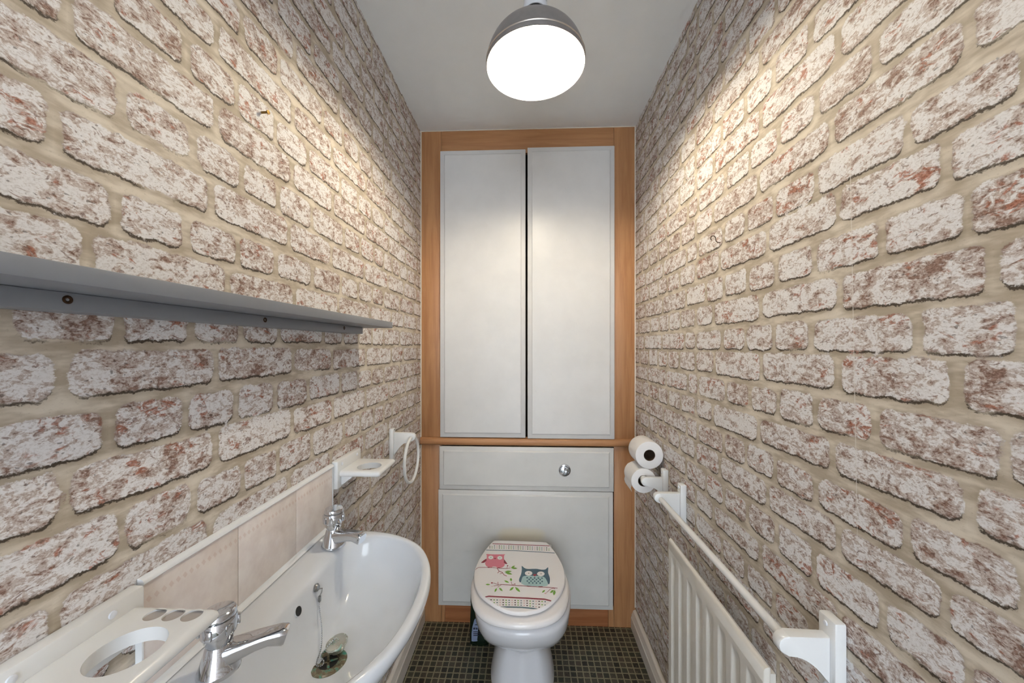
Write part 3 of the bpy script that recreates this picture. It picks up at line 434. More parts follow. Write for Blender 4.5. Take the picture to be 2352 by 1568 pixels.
def brick_wall(name, x, gaps, zoff, mat, seed):
    """a flat wall; its print (brick outlines) is carried as distances on a fine grid"""
    st = .006; r = random.Random(seed)
    ys = np.arange(YB, D+.0301, st); zs = np.arange(0, H+.0061, st); zs[-1] = min(zs[-1], H+.004)
    Yg, Zg = np.meshgrid(ys, zs)
    sd = np.full(Yg.shape, -.03); sa = sd.copy(); t1 = np.zeros(Yg.shape); t2 = np.zeros(Yg.shape)
    for k in range(-3, 4):
        for c, (a, b) in ROWS.items():
            z0, z1 = a+k*P8+zoff, b+k*P8+zoff
            if z1 < -.05 or z0 > H+.05: continue
            g = list(gaps[c])
            step = (.2, .1, .195, .21)
            j = 0
            while g[0] > YB-.2: g.insert(0, g[0]-step[(j+ord(c)) % 4]); j += 1
            g.append(g[-1]+.2)
            for g0, g1 in zip(g, g[1:]):
                m = r.uniform(.0065, .0095)
                y0, y1 = g0+m, g1-r.uniform(.0065,.0095)
                if y1-y0 < .012: continue
                za, zb = z0+r.uniform(-.0025,.0025), z1+r.uniform(-.003,.003); tl = r.uniform(-.012,.012); cr = r.uniform(.006,.016)
                i0, i1 = np.searchsorted(ys, (y0-.03, y1+.03)); k0, k1 = np.searchsorted(zs, (za-.03, zb+.03))
                if i0 >= i1 or k0 >= k1: continue
                yy, zz = Yg[k0:k1, i0:i1], Zg[k0:k1, i0:i1]
                cy, cz, hy, hz = (y0+y1)/2, (za+zb)/2, (y1-y0)/2, (zb-za)/2
                cr = min(cr, hy*.6, hz*.6)
                def f(zq):
                    qy = np.abs(yy-cy)-hy+cr; qz = np.abs(zq-cz-(yy-cy)*tl)-hz+cr
                    return -(np.hypot(np.maximum(qy,0), np.maximum(qz,0))+np.minimum(np.maximum(qy,qz),0)-cr)
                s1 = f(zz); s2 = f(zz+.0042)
                cur = sd[k0:k1, i0:i1]; up = s1 > cur
                t1[k0:k1, i0:i1][up] = r.random(); t2[k0:k1, i0:i1][up] = r.random()
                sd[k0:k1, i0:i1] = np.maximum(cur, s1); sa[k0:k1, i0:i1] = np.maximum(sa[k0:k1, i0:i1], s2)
    nz, ny = Yg.shape
    V = np.stack([np.full(Yg.size, x), Yg.ravel(), Zg.ravel()], 1).astype(np.float32)
    i = np.arange((nz-1)*(ny-1)); a = (i//(ny-1))*ny + i % (ny-1)
    q = np.stack([a, a+1, a+ny+1, a+ny], 1) if x < 0 else np.stack([a, a+ny, a+ny+1, a+1], 1)
    # normals towards the room
    if x < 0: pass
    me = bpy.data.meshes.new(name)
    me.vertices.add(len(V)); me.vertices.foreach_set('co', V.ravel())
    me.loops.add(q.size); me.loops.foreach_set('vertex_index', q.ravel().astype(np.int32))
    me.polygons.add(len(q)); me.polygons.foreach_set('loop_start', (np.arange(len(q))*4).astype(np.int32))
    me.update(calc_edges=True); me.validate()
    for n, arr in (('edge', sd), ('edge_above', sa), ('tone', t1), ('tint', t2)):
        me.attributes.new(n, 'FLOAT', 'POINT').data.foreach_set('value', arr.ravel().astype(np.float32))
    me.materials.append(mat)
    o = bpy.data.objects.new(name, me); COL.objects.link(o)
    return struct(o)
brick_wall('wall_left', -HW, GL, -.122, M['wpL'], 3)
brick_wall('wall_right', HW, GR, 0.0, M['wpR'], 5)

b = MB(); b.box((-HW-.1, YB, -.05), (HW+.1, D+.40, 0)); struct(b.build('floor', M['floor'], smooth=0))
b = MB(); b.box((-HW-.1, YB, H), (HW+.1, D+.40, H+.05)); struct(b.build('ceiling', M['ceil'], smooth=0))
b = MB(); b.box((-HW-.1, D+.36, 0), (HW+.1, D+.40, H)); struct(b.build('wall_back', M['dark'], smooth=0))
for s, n in ((-1, 'left'), (1, 'right')):
    # skirting: moulded profile in (x, z)
    hh = .098 if s < 0 else .088
    prof = [(0,0),(.022,0),(.022,hh-.034),(.0185,hh-.030),(.0195,hh-.026),(.0185,hh-.022),(.013,hh-.010),(.0125,hh-.006),(.009,hh-.002),(.005,hh),(0,hh)]
    b = MB(); b.prism([(s*(HW-p), z) for p, z in prof], YB, D-.0005, 'Y'); struct(b.build('baseboard_'+n, M['skirt'], smooth=25))
    b = MB(); b.box((s*(HW-.0005), D-.003, .10), (s*(HW-.005), D-.0002, H)); struct(b.build('trim_%d' % (1 if s < 0 else 2), M['caulk']))
b = MB(); b.box((-HW+.005, D-.003, H-.003), (HW-.005, D-.0002, H-.0002)); struct(b.build('trim_3', M['caulk']))

# ------------------------------------------------------------------ built-in cupboard and cistern housing
def raised_panel(x0, x1, z0, z1, yf, th=.018, border=.024):
    """slab with a thin rebated border and a raised field, front at yf"""
    b = MB(); b.box((x0, yf+.0045, z0), (x1, yf+th, z1), .002)
    def rect(i, y): return [(x0+i, y, z0+i), (x1-i, y, z0+i), (x1-i, y, z1-i), (x0+i, y, z1-i)]
    b.loft([rect(border-.005, yf+.0048), rect(border-.005, yf+.0036), rect(border, yf), rect(border+.003, yf)], False, True)
    return b
cup = thing('built_in_cupboard', (0, D, .905), 'tall cupboard with two pale grey doors in a beech frame across the far end', 'cupboard')
b = MB(); b.box((-HW+.0015, D, .905), (-.418, D+.02, H-.0005), .001); b.build('frame_stile', M['wood'], cup)
b = MB(); b.box((.418, D, .905), (HW-.0015, D+.02, H-.0005), .001); b.build('frame_stile', M['wood'], cup)
b = MB(); b.box((-.4172, D, 2.284), (.4168, D+.02, H-.0005), .001); b.build('frame_rail', M['woodh'], cup)
b = MB(); b.box((-.418, D+.30, .90), (.418, D+.31, 2.30)); b.build('back_board', M['dark'], cup)
for x0, x1 in ((-HW-.03, -.4185), (.4185, HW+.03)):
    b = MB(); b.box((x0, D+.0205, .87), (x1, D+.31, 2.34)); b.build('side_light_block', M['dark'], cup)  # unseen block added to stop light leaking in behind the doors
b = MB(); b.box((-.4185, D+.0205, 2.31), (.4185, D+.31, 2.34)); b.build('top_light_block', M['dark'], cup)  # unseen cover added to keep light out of the cavity top
raised_panel(-.4195, -.0060, .9085, 2.294, D-.020).build('door', M['door'], cup)
raised_panel(.0035, .4170, .9060, 2.3015, D-.020).build('door', M['door'], cup)

cis = thing('cistern_housing', (0, D, 0), 'pale grey boxed-in cistern with chrome flush button, below the beech ledge and behind the toilet', 'cistern housing')
for x0, x1 in ((-HW-.03, -.4185), (.4185, HW+.03)):
    b = MB(); b.box((x0, D+.0205, .0005), (x1, D+.31, .8665)); b.build('side_light_block', M['dark'], cis)  # unseen block added against light leaking in from the sides
b = MB(); b.box((-.4180, D+.30, .0005), (.4180, D+.31, .8665)); b.build('back_board', M['dark'], cis)
# half-round beech ledge
lp = [(D+.02,.868),(D+.02,.905),(D-.006,.905),(D-.013,.902),(D-.017,.896),(D-.0185,.887),(D-.017,.877),(D-.013,.871),(D-.006,.868)]
b = MB(); b.prism(lp, -HW+.002, HW-.002, 'X'); b.build('ledge', M['woodh'], cis, smooth=50)
b = MB(); b.box((-HW+.0015, D, 0.001), (-.418, D+.02, .8675), .001); b.build('frame_stile', M['wood'], cis)
b = MB(); b.box((.418, D, 0.001), (HW-.0015, D+.02, .8675), .001); b.build('frame_stile', M['wood'], cis)
b = MB(); b.box((-.4170, D+.001, 0.001), (-.4005, D+.02, .10), .0006); b.build('plinth_end', M['wood'], cis)
b = MB(); b.box((.3915, D+.001, 0.001), (.4170, D+.02, .10), .0006); b.build('plinth_end', M['wood'], cis)
b = MB(); b.box((-.3995, D+.002, 0.001), (.3905, D+.02, .10), .0006); b.build('plinth', wood_mat('red_beech_plinth', True, (150,92,58), (172,112,74)), cis)
raised_panel(-.4235, .4130, .6560, .8640, D-.020).build('upper_panel', M['panel'], cis)
b = raised_panel(-.4285, .4100, .0940, .6535, D-.020); b.build('lower_panel', M['panel2'], cis)
Mx = Matrix.Rotation(PI/2, 3, 'X')            # lathe axis along -Y
b = MB(); b.lathe([(.0001,-.002),(.029,-.002),(.029,.003),(.0275,.006),(.0235,.0075),(.021,.005),(.021,.002),(.0001,.002)], (.180, D-.021, .758), 40, Mx)
fb = b.build('flush_button', M['chrome'], cis)
for s in (1, -1):                              # two half-moon push plates split by a wavy line
    pts = []
    for i in range(17): a = -PI/2+PI*i/16; pts.append((s*.0188*math.cos(a)+s*.0006, .0188*math.sin(a)))
    wave = [(.0045*math.sin(PI*t/.0188)+s*.0006, t) for t in np.linspace(.0185,-.0185,13)]
    poly = [(.180+p[0], .758+p[1]) for p in pts+wave]
    b = MB(); b.prism(poly, D-.030, D-.0225, 'Y', .0012); b.lathe([(.0001,0),(.0022,0),(.0022,.0022),(.0001,.0026)], (.180+s*.0095, D-.030, .758-s*.003), 10, Mx)
    b.build('push_plate', M['chrome'], fb)

# ------------------------------------------------------------------ toilet
TX = -.018
def outline(hw, front, yw, back, hb, n=72):
    """egg: rounded front, widest at yw, back squared at half width hb"""
    L = [(0,front),(hw*.40,front+.012),(hw*.70,front+(yw-front)*.22),(hw*.90,front+(yw-front)*.52),(hw,yw)]
    L += [(hw*.975, yw+(back-yw)*.35), (max(hb, hw*.84), yw+(back-yw)*.62), (hb, yw+(back-yw)*.86), (hb, back-.004), (hb-.004, back)]
    pts = L+[(-p[0], p[1]) for p in reversed(L[1:])]
    sm = [(p.x, p.y) for p in crom(pts, 5)]
    sm = [(p[0], min(p[1], back)) for p in sm]
    return [(TX+x, y) for x, y in polar(sm, (0, yw+.03), n)]
toi = thing('toilet', (TX, 1.45, 0), 'white toilet with closed owl-printed lid standing on the mosaic floor', 'toilet')
PB = D-.0225                                   # pan meets the lower panel
secs = [(0,.130,1.372,1.50,.118),(.012,.130,1.370,1.50,.118),(.02,.124,1.376,1.50,.112),(.09,.117,1.388,1.50,.104),(.135,.098,1.398,1.50,.088),(.160,.087,1.403,1.49,.082),
        (.176,.090,1.399,1.48,.084),(.190,.104,1.386,1.47,.092),(.212,.130,1.357,1.455,.104),(.24,.151,1.321,1.44,.112),(.28,.172,1.274,1.43,.120),(.33,.183,1.228,1.42,.126),(.375,.1875,1.208,1.42,.130),(.390,.188,1.206,1.42,.132),(.398,.184,1.211,1.42,.130),(.403,.175,1.222,1.42,.126)]
b = MB(); R = []
for z, hw, fr, yw, hb in secs: R.append([(x, y, z) for x, y in outline(hw, fr, yw, PB, hb)])
R.append([(TX+(x-TX)*.9, 1.42+(y-1.42)*.93 if y < 1.6 else y-.004, .4055) for x, y in outline(.172, 1.225, 1.42, PB, .124)])
b.loft(R); b.build('pan', M['pan'], toi, smooth=60)
SXC, SY = -.027, 1.42
def seat_ring(ins, z):
    o = outline(.1885-ins, 1.199+ins, 1.40, 1.650-ins, .112-ins)
    return [(x-TX+SXC, y, z) for x, y in o]
b = MB(); b.loft([seat_ring(.016,.4062), seat_ring(.006,.4085), seat_ring(.0015,.412), seat_ring(0,.417), seat_ring(.001,.424), seat_ring(.006,.430), seat_ring(.014,.4325), seat_ring(.03,.4325)])
b.build('seat', M['seat'], toi, smooth=60)
lid0 = [(x/1e4, y/1e4) for x, y in LID]
lid_o = [(p.x, p.y-.013*max(0, min(1, (p.y-1.45)/.20))) for p in crom(lid0, 3)]
lc = (-.03, 1.43)
lid_p = polar(lid_o, lc, 96)
def lid_ring(ins, z):
    res = []
    for x, y in lid_p:
        d = math.hypot(x-lc[0], y-lc[1]); f = (d-ins)/d; res.append((lc[0]+(x-lc[0])*f, lc[1]+(y-lc[1])*f, z))
    return res
b = MB()
b.loft([lid_ring(.016,.4335), lid_ring(.006,.4355), lid_ring(.0008,.4385), lid_ring(-.001,.442), lid_ring(-.0004,.447), lid_ring(.0008,.4500), lid_ring(.0024,.4516), lid_ring(.0045,.452)])
lim = [math.hypot(x-lc[0], y-lc[1])-.0040 for x, y in lid_p]
def inside(x, y):
    dx, dy = x-lc[0], y-lc[1]; d = math.hypot(dx, dy); t = (math.atan2(dy, dx) % (2*PI))/(2*PI)*96
    i = int(t); l = lim[i % 96]*(1-t+i)+lim[(i+1) % 96]*(t-i); f = min(1, l/d)
    return lc[0]+dx*f, lc[1]+dy*f
for key, polys in ART:                         # the printed owls, branches and dotted bands
    b.mi = 1+ART_KEYS.index(key); dz = {'r':.00035,'b':.0003,'k':.0006,'g':.0003,'p':.0003,'P':.0003,'w':.00055,'B':.0003,'L':.00045}[key]
    for pg in polys:
        z = .452+dz+(.0002 if (key == 'B' and len(pg) == 4) or (key == 'r' and len(pg) in (3,4)) else 0)
        b.face([b.bm.verts.new((*inside(x/1e4, y/1e4), z)) for x, y in pg])
b.mi = 0
b.build('lid', [M['seat']]+ART_MATS, toi, smooth=50)
for x in (-.085, .030):                         # hinges behind the lid
    b = MB(); b.lathe([(.0001,0),(.012,0),(.012,.016),(.010,.019),(.0001,.019)], (x, 1.688, .4058), 20); b.build('hinge', M['chrome'], toi)

# ------------------------------------------------------------------ cleaner bottle left of the toilet
bot = thing('cleaner_bottle', (-.214, 1.655, 0), 'dark green cleaner bottle with a blue-grey label, half hidden left of the toilet', 'bottle')
def bsec(z, hw, hd, cx=-.214, cy=1.655, n=28, p=3.2):
    r = []
    for i in range(n):
        a = 2*PI*i/n; c, s = math.cos(a), math.sin(a); q = (abs(c)**p+abs(s)**p)**(-1/p); r.append((cx+hw*c*q, cy+hd*s*q, z))
    return r
b = MB(); b.loft([bsec(.0005,.040,.022,-.216), bsec(.004,.044,.025,-.214), bsec(.03,.045,.026,-.214), bsec(.09,.042,.025,-.216), bsec(.13,.037,.023,-.220), bsec(.155,.031,.021,-.225), bsec(.175,.025,.019,-.230), bsec(.186,.020,.017,-.234)])
b.build('bottle_body', M['bottle'], bot, smooth=60)
b = MB(); b.loft([bsec(.186,.021,.018,-.235), bsec(.205,.019,.017,-.237), bsec(.218,.015,.014,-.241), bsec(.226,.010,.010,-.244), bsec(.228,.007,.008,-.245)]); b.build('cap', M['bottle'], bot, smooth=50)
lab = [[(x, 1.6275+.012*((x+.238)/.04)**2, z) for x in np.linspace(-.214-w, -.214+w+.014*(1 if z < .1 else .3), 9)] for z, w in ((.024,.034),(.06,.034),(.09,.030),(.118,.022),(.124,.018))]
lab = [[(x, y-.0005+(0 if z < .1 else .003*(z-.1)/.024), z) for x, y, z in r] for r in lab]
b = MB(); b.loft(lab, False, False, closed=False)
lb = b.build('bottle_label', M['blabel'], bot)
b = MB()                                       # smudged, unreadable print on the label
for i, w in enumerate((.009,.008,.008,.010)):
    x = -.240+i*.0115; b.box((x, 1.6262, .078), (x+w, 1.6275, .086))
for z, x0, x1 in ((.066,-.240,-.198),(.058,-.240,-.202),(.050,-.240,-.214),(.098,-.232,-.216)): b.box((x0, 1.6262, z), (x1, 1.6275, z+.003))
b.build('label_print', M['ink'], lb)

# ------------------------------------------------------------------ wash basin
BC, BY = (-.371, .667), .667
OUT = [(-.5195,0),(-.5195,.10),(-.5195,.20),(-.517,.236),(-.503,.250),(-.470,.255),(-.43,.2545),(-.385,.250),(-.345,.241),(-.302,.223),(-.262,.196),(-.232,.160),(-.208,.112),(-.194,.055)]
OUT = OUT+[(-.190,0)]+[(x,-y) for x, y in reversed(OUT[1:])]
INN = [(-.436,0),(-.436,.09),(-.4365,.150),(-.433,.188),(-.418,.212),(-.390,.224),(-.350,.222),(-.302,.206),(-.262,.172),(-.232,.122),(-.216,.065)]
INN = INN+[(-.211,0)]+[(x,-y) for x, y in reversed(INN[1:])]
NB = 120
po = [(p.x, BY+p.y) for p in crom(OUT, 5)]; pi_ = [(p.x, BY+p.y) for p in crom(INN, 5)]
O = polar([(max(x,-.5195), y) for x, y in po], BC, NB); I = polar(pi_, BC, NB)
def osc(s, z): return [(-.5195+(x+.5195)*s, BY+(y-BY)*(.45+.55*s), z) for x, y in O]
def isc(s, z): return [(BC[0]+(x-BC[0])*s, BC[1]+(y-BC[1])*s, z) for x, y in I]
def mixr(t, z): return [(a[0]*(1-t)+c[0]*t, a[1]*(1-t)+c[1]*t, z) for a, c in zip(O, I)]
bas = thing('wash_basin', (-HW, BY, .876), 'white ceramic wash basin with two taps fixed to the left wall below the tiles', 'basin')
rings = [osc(.42,.690), osc(.50,.692), osc(.62,.715), osc(.76,.757), osc(.87,.797), osc(.95,.832), osc(.985,.850), osc(1.0,.862), mixr(.02,.870), mixr(.12,.8755), mixr(.35,.8765), mixr(.70,.8755), mixr(.90,.8735), mixr(1.0,.868),
         isc(.975,.858), isc(.94,.842), isc(.88,.820), isc(.80,.801), isc(.68,.784), isc(.54,.771), isc(.38,.762), isc(.24,.757), isc(.16,.7555)]
b = MB(); b.loft(rings, True, True); b.build('bowl', M['ceramic'], bas, smooth=70)
# overflow hole in the back of the bowl
b = MB(); My = Matrix.Rotation(PI/2-.30, 3, 'Y'); b.lathe([(.0001,.0005),(.0078,.0005),(.0085,.0016),(.0095,.0012),(.0095,-.002),(.0001,-.002)], (-.4325, .672, .846), 24, My, False, False)
ov = b.build('overflow_surround', M['ceramic'], bas)
b = MB(); b.lathe([(.0001,.0014),(.0080,.0014),(.0080,-.001),(.0001,-.001)], (-.4322, .672, .846), 20, My); b.build('overflow_hole_shade', M['black'], ov)  # black disc painted in for the shade inside the overflow
# waste: flange, black disc for the shaded well, cross bars
b = MB(); b.lathe([(.017,.0005),(.0185,.0022),(.024,.0034),(.0305,.0026),(.0325,.0003),(.0325,-.001),(.017,-.001),(.017,.0005)], (BC[0], BC[1], .7560), 40, None, False, False)
wa = b.build('waste_flange', M['waste'], bas)
b = MB(); b.lathe([(.0001,.0004),(.0172,.0004),(.0172,-.0006),(.0001,-.0006)], (BC[0], BC[1], .7562), 28); b.build('waste_well_shade', M['black'], wa)  # flat black disc, shade of the drain put into its colour
b = MB()
for a in (.5, .5+PI/2): b.box((-.017,-.0022,.0002), (.017,.0022,.0016), .0005, 1, Matrix.Translation((BC[0], BC[1], .7565)) @ Matrix.Rotation(a, 4, 'Z'))
b.build('waste_grid', M['waste'], wa)

# plug lying tilted on the waste with its bead chain
plg = thing('basin_plug', (-.372, .672, .772), 'green-stained metal plug on a bead chain lying over the basin drain', 'plug')
Mt = Euler((.10, -.16, 0)).to_matrix(); pc = Vector((-.366, .688, .7745))
b = MB(); b.lathe([(.0001,-.012),(.0130,-.012),(.0150,-.004),(.0195,-.002),(.0205,.001),(.0190,.0036),(.0100,.0056),(.0001,.0060)], pc, 32, Mt); st = b.build('stopper', M['plug'], plg)
b = MB(); rg = [pc+Mt @ Vector((.0052*math.cos(t), 0, .0065+.0052*math.sin(t))) for t in np.linspace(0, PI, 9)]; b.tube(rg, .0011, 6); b.build('stopper_eye', M['plug'], st)
rose = Vector((-.4315, .731, .852))
b = MB(); b.lathe([(.0001,-.003),(.0075,-.003),(.0075,.002),(.0050,.0045),(.0001,.005)], rose, 18, Matrix.Rotation(PI/2-.25, 3, 'Y')); b.build('chain_stay', M['steel'], plg)
b = MB(); b.tube([rose+Vector((.004,-.001,-.002)), rose+Vector((.010,.004,-.004)), rose+Vector((.009,.003,-.012)), rose+Vector((.007,.001,-.017))], .0013, 6)
b.box(rose+Vector((.004,-.002,-.029)), rose+Vector((.009,.003,-.017)), .001); b.build('chain_clip', M['steel'], plg)
cp = [rose+Vector((.0065,.0005,-.028)), Vector((-.4195,.722,.812)), Vector((-.4075,.708,.790)), Vector((-.397,.690,.7765)), Vector((-.392,.6765,.7685)), Vector((-.3905,.664,.7625)), Vector((-.386,.654,.7608)), Vector((-.378,.653,.7604)), Vector((-.375,.658,.7606)), Vector((-.379,.665,.7612)), Vector((-.3855,.667,.7650)), Vector((-.384,.673,.7710)), pc+Mt @ Vector((0,0,.0105))]
cc = crom(cp, 24, False); b = MB(); last = None
for p in cc:
    if last is None or (p-last).length >= .0031: b.ball(p, .00155, 7, 5); last = p
b.tube(cc[::3], .0005, 4); b.build('bead_chain', M['chrome'], plg)

# ------------------------------------------------------------------ taps
def make_tap(loc, rz, label):
    t = thing('basin_tap', (0,0,0), label, 'tap', 'pillar taps on the basin')
    b = MB(); b.lathe([(.0001,0),(.0265,0),(.0268,.003),(.0255,.006),(.0225,.016),(.0190,.028),(.0168,.037),(.0150,.041),(.0001,.041)], (0,0,0), 36)
    # spout: tapering loft from the body out to a turned-down nose
    def sec(x, z, hw, hh, n=28, p=4.6, tilt=0):
        r = []
        for i in range(n):
            a = 2*PI*i/n; c, s = math.cos(a), math.sin(a); q = (abs(c)**p+abs(s)**p)**(-1/p)
            r.append((x+hh*s*q*math.sin(tilt), hw*c*q, z+hh*s*q*math.cos(tilt)))
        return r
    b.loft([sec(-.004,.0195,.0170,.0165), sec(.014,.0225,.0160,.0145), sec(.030,.0270,.0148,.0120), sec(.048,.0315,.0136,.0100), sec(.064,.0335,.0128,.0095,tilt=.05), sec(.076,.0325,.0124,.0115,tilt=.2), sec(.084,.0310,.0120,.0120,tilt=.3), sec(.0865,.0305,.0105,.0105,tilt=.3)])
    b.build('tap_body', M['chrome'], t, smooth=40)
    b = MB(); b.lathe([(.0001,.038),(.0150,.038),(.0160,.042),(.0180,.046),(.0188,.053),(.0215,.055),(.0225,.059),(.0228,.073),(.0215,.077),(.0001,.077)], (0,0,0), 40)
    hd = b.build('tap_head', M['chrome'], t, smooth=30)
    for k in range(6):
        a = 2*PI*k/6+.35; b = MB()
        b.box((-.0022,-.0042,.058), (.0022,.0042,.072), .0016, 2, Matrix.Rotation(a,4,'Z') @ Matrix.Translation((.0232,0,0))); b.build('grip_lug', M['chrome'], hd)
    b = MB(); b.lathe([(.0001,.077),(.0200,.077),(.0212,.079),(.0214,.083),(.0200,.0865),(.0185,.0875),(.0001,.0885)], (0,0,0), 40); b.build('tap_cap', M['chrome'], t, smooth=25)
    t.location = loc; t.rotation_euler.z = rz
    return t
def copy_tree(o, parent=None):
    c = o.copy(); COL.objects.link(c)
    if parent: c.parent = parent
    for ch in list(o.children): copy_tree(ch, c)
    return c
tap = make_tap((-.447, .512, .8768), .36, 'chrome basin tap nearer the camera, partly behind the toothbrush rack')
tap2 = copy_tree(tap); tap2.location = (-.457, .846, .8768); tap2.rotation_euler.z = -.33
tap2['label'] = 'chrome basin tap at the far end of the basin, below the soap shelf'

# ------------------------------------------------------------------ splashback
spl = thing('tile_splashback', (-HW, .70, .876), 'row of cream splashback tiles with a pink leaf border above the basin', 'splashback')
ty = [.4665, .6275, .7905, .9420]
for i in range(3):
    b = MB(); b.box((-.5195, ty[i]+.0006, .8772), (-.5125, ty[i+1]-.0006, 1.0275), .0008)
    o = b.build('tile', M['tile'], spl, smooth=30)
    o.data.transform(Matrix.Translation((0, 0, 0)))
b = MB(); b.box((-.5197, .4668, .8768), (-.5135, .9415, 1.0270)); b.build('grout', M['grout'], spl, smooth=0)
qp = [(-.5195,1.0278),(-.5105,1.0278),(-.5095,1.0292),(-.5105,1.0325),(-.5135,1.0352),(-.5195,1.0362)]
b = MB(); b.prism(qp, .4655, .9450, 'Y'); b.build('edge_bead', M['bead'], spl)
b = MB(); b.prism([(-.5195,.9424),(-.5110,.9424),(-.5112,.9440),(-.5195,.9455)], .8775, 1.0276, 'Z'); b.build('edge_bead', M['bead'], spl)
b = MB(); b.prism([(-.5195,.4662),(-.5110,.4662),(-.5112,.4640),(-.5195,.4630)], .8775, 1.0276, 'Z'); b.build('edge_bead', M['bead'], spl)
b = MB(); b.prism([(-.5195,.8768),(-.5045,.8768),(-.5085,.8785),(-.5115,.8815),(-.5125,.8850),(-.5195,.8850)], .462, .925, 'Y'); b.build('sealant_bead', M['bead'], spl)

# ------------------------------------------------------------------ white wooden racks
def plate_with_holes(b, x0, x1, y0, y1, z0, z1, holes, n=40):
    """board lying flat with through holes; its front, near and far edges are rounded"""
    cuts = sorted(holes, key=lambda h: h[1])
    def ringpts(h): return [(h[0]+h[2]*math.cos(2*PI*k/n), h[1]+h[2]*math.sin(2*PI*k/n)) for k in range(n)]
    def rr(ins):
        X1, Y0, Y1 = x1-ins, y0+ins, y1-ins; c = .006; pts = [(x0, Y0)]
        for (cx, cy, a0) in ((X1-c, Y0+c, -PI/2), (X1-c, Y1-c, 0)):
            for i in range(5): a = a0+PI/2*i/4; pts.append((cx+c*math.cos(a), cy+c*math.sin(a)))
        return pts+[(x0, Y1)]
    h = z1-z0; rings = []
    for i in range(7):
        a = -PI/2+PI*i/6; rings.append([(x, y, (z0+z1)/2+h/2*math.sin(a)) for x, y in rr(h*.5*(1-math.cos(a)))])
    b.loft(rings, False, False)
    for z, up, ins in ((z1, True, h*.5), (z0, False, h*.5)):
        ov = [b.bm.verts.new((x, y, z)) for x, y in rr(ins)]
        es = [b.bm.edges.new((ov[i], ov[(i+1) % len(ov)])) for i in range(len(ov))]
        for hh in holes:
            hv = [b.bm.verts.new((x, y, z)) for x, y in ringpts(hh)]
            es += [b.bm.edges.new((hv[i], hv[(i+1) % n])) for i in range(n)]
        bmesh.ops.triangle_fill(b.bm, use_beauty=True, use_dissolve=False, edges=es, normal=(0,0,1 if up else -1))
    for hh in holes:
        p = ringpts(hh); b.loft([[(x, y, z0) for x, y in p], [(x, y, z1) for x, y in p]], False, False)
    bmesh.ops.remove_doubles(b.bm, verts=b.bm.verts, dist=1e-5)
def rack(name, y0, y1, ztop, holes, label, cat, inset):
    t = thing(name, (-HW, (y0+y1)/2, 1.00), label, cat)
    b = MB(); b.box((-.5195, y0, .966), (-.5015, y1, ztop), .0035, 2); bp = b.build('back_plate', M['gwood'], t)
    b = MB(); plate_with_holes(b, -.5012, -.392, y0+inset, y1-inset, .996, 1.012, holes); b.build('shelf', M['gwood'], t, smooth=40)
    for y in (y0+inset+.010, y1-inset-.022):  # gussets below
        b = MB(); b.prism([(-.5015,.9955),(-.470,.9955),(-.478,.988),(-.492,.979),(-.5015,.970)], y, y+.012, 'Y', .001); b.build('gusset', M['gwood'], t)
    for y in ((y0+y1)/2-.045, (y0+y1)/2+.042):
        b = MB(); b.lathe([(.0001,-.0005),(.0048,-.0005),(.0042,.0012),(.0001,.0020)], (-.5013, y, ztop-.0125), 14, Matrix.Rotation(PI/2,3,'Y')); b.build('screw_cap', M['whitepl'], bp)
    return t
rack('toothbrush_rack', .300, .459, 1.0340, [(-.440,.384,.0335),(-.4640,.4365,.0110),(-.4402,.4370,.0110),(-.4165,.4372,.0110)], 'white wooden toothbrush rack with a big cup hole beside the nearer basin tap', 'rack', .006)
rack('cup_rack', .948, 1.085, 1.0405, [(-.440,1.003,.0320)], 'white wooden rack with one round cup hole above the far tap', 'rack', .008)
# the three toothbrush sockets have a grey floor
for x, y in ((-.4640,.4365),(-.4402,.4370),(-.4165,.4372)):
    b = MB(); b.lathe([(.0001,1.0098),(.0111,1.0098),(.0111,.9975),(.0001,.9975)], (x, y, 0), 20); b.build('socket_floor', plain('grey_socket', (178,170,165), .6), bpy.data.objects['toothbrush_rack'])

def bracket_profile(s, xw, z_arm, tip, top, bot):
    """arm side view in (x,z): flat top, rounded tip, curved underside; s = +1 right wall"""
    xa = xw
    pts = [(xa, z_arm+.016)]
    pts += [(tip+s*.018, z_arm+.016)]
    for i in range(7):
        a = PI/2+PI*i/6; pts.append((tip+s*.016+s*math.cos(a)*.016, z_arm+.016*math.sin(a)))
    for i in range(1, 9):
        t = i/8; pts.append(((1-t)*(tip+s*.020)+t*xa, z_arm-.0165-(z_arm-.0165-bot)*t**2.1))
    return pts
def wall_plate(b, s, y0, y1, z0, z1, th=.020):
    x0, x1 = s*(HW-.0004), s*(HW-th); b.box((min(x0,x1), y0, z0), (max(x0,x1), y1, z1), .004, 2)

ring_t = thing('towel_ring', (-HW, 1.368, .98), 'white wooden towel ring on the left wall next to the beech cupboard frame', 'towel ring')
b = MB(); wall_plate(b, -1, 1.3535, 1.3835, .912, 1.036, .016); mt = b.build('mount_plate', M['gwood'], ring_t)
b = MB(); b.prism(bracket_profile(-1, -.504, 1.004, -.421, 1.02, .930), 1.3600, 1.3775, 'Y', .003); b.build('mount_arm', M['gwood'], mt)
b = MB(); b.lathe([(.0001,-.0005),(.003,-.0005),(.003,.001),(.0001,.001)], (-.504, 1.3685, 1.030), 10, Matrix.Rotation(PI/2,3,'Y')); b.build('screw_cap', M['steel'], mt)
b = MB(); b.tube([(-.4370, 1.3685+.0835*math.cos(a), .9185+.0835*math.sin(a)) for a in np.linspace(0, 2*PI, 64, endpoint=False)], .0058, 12, closed=True); b.build('ring', M['gwood'], ring_t, smooth=80)

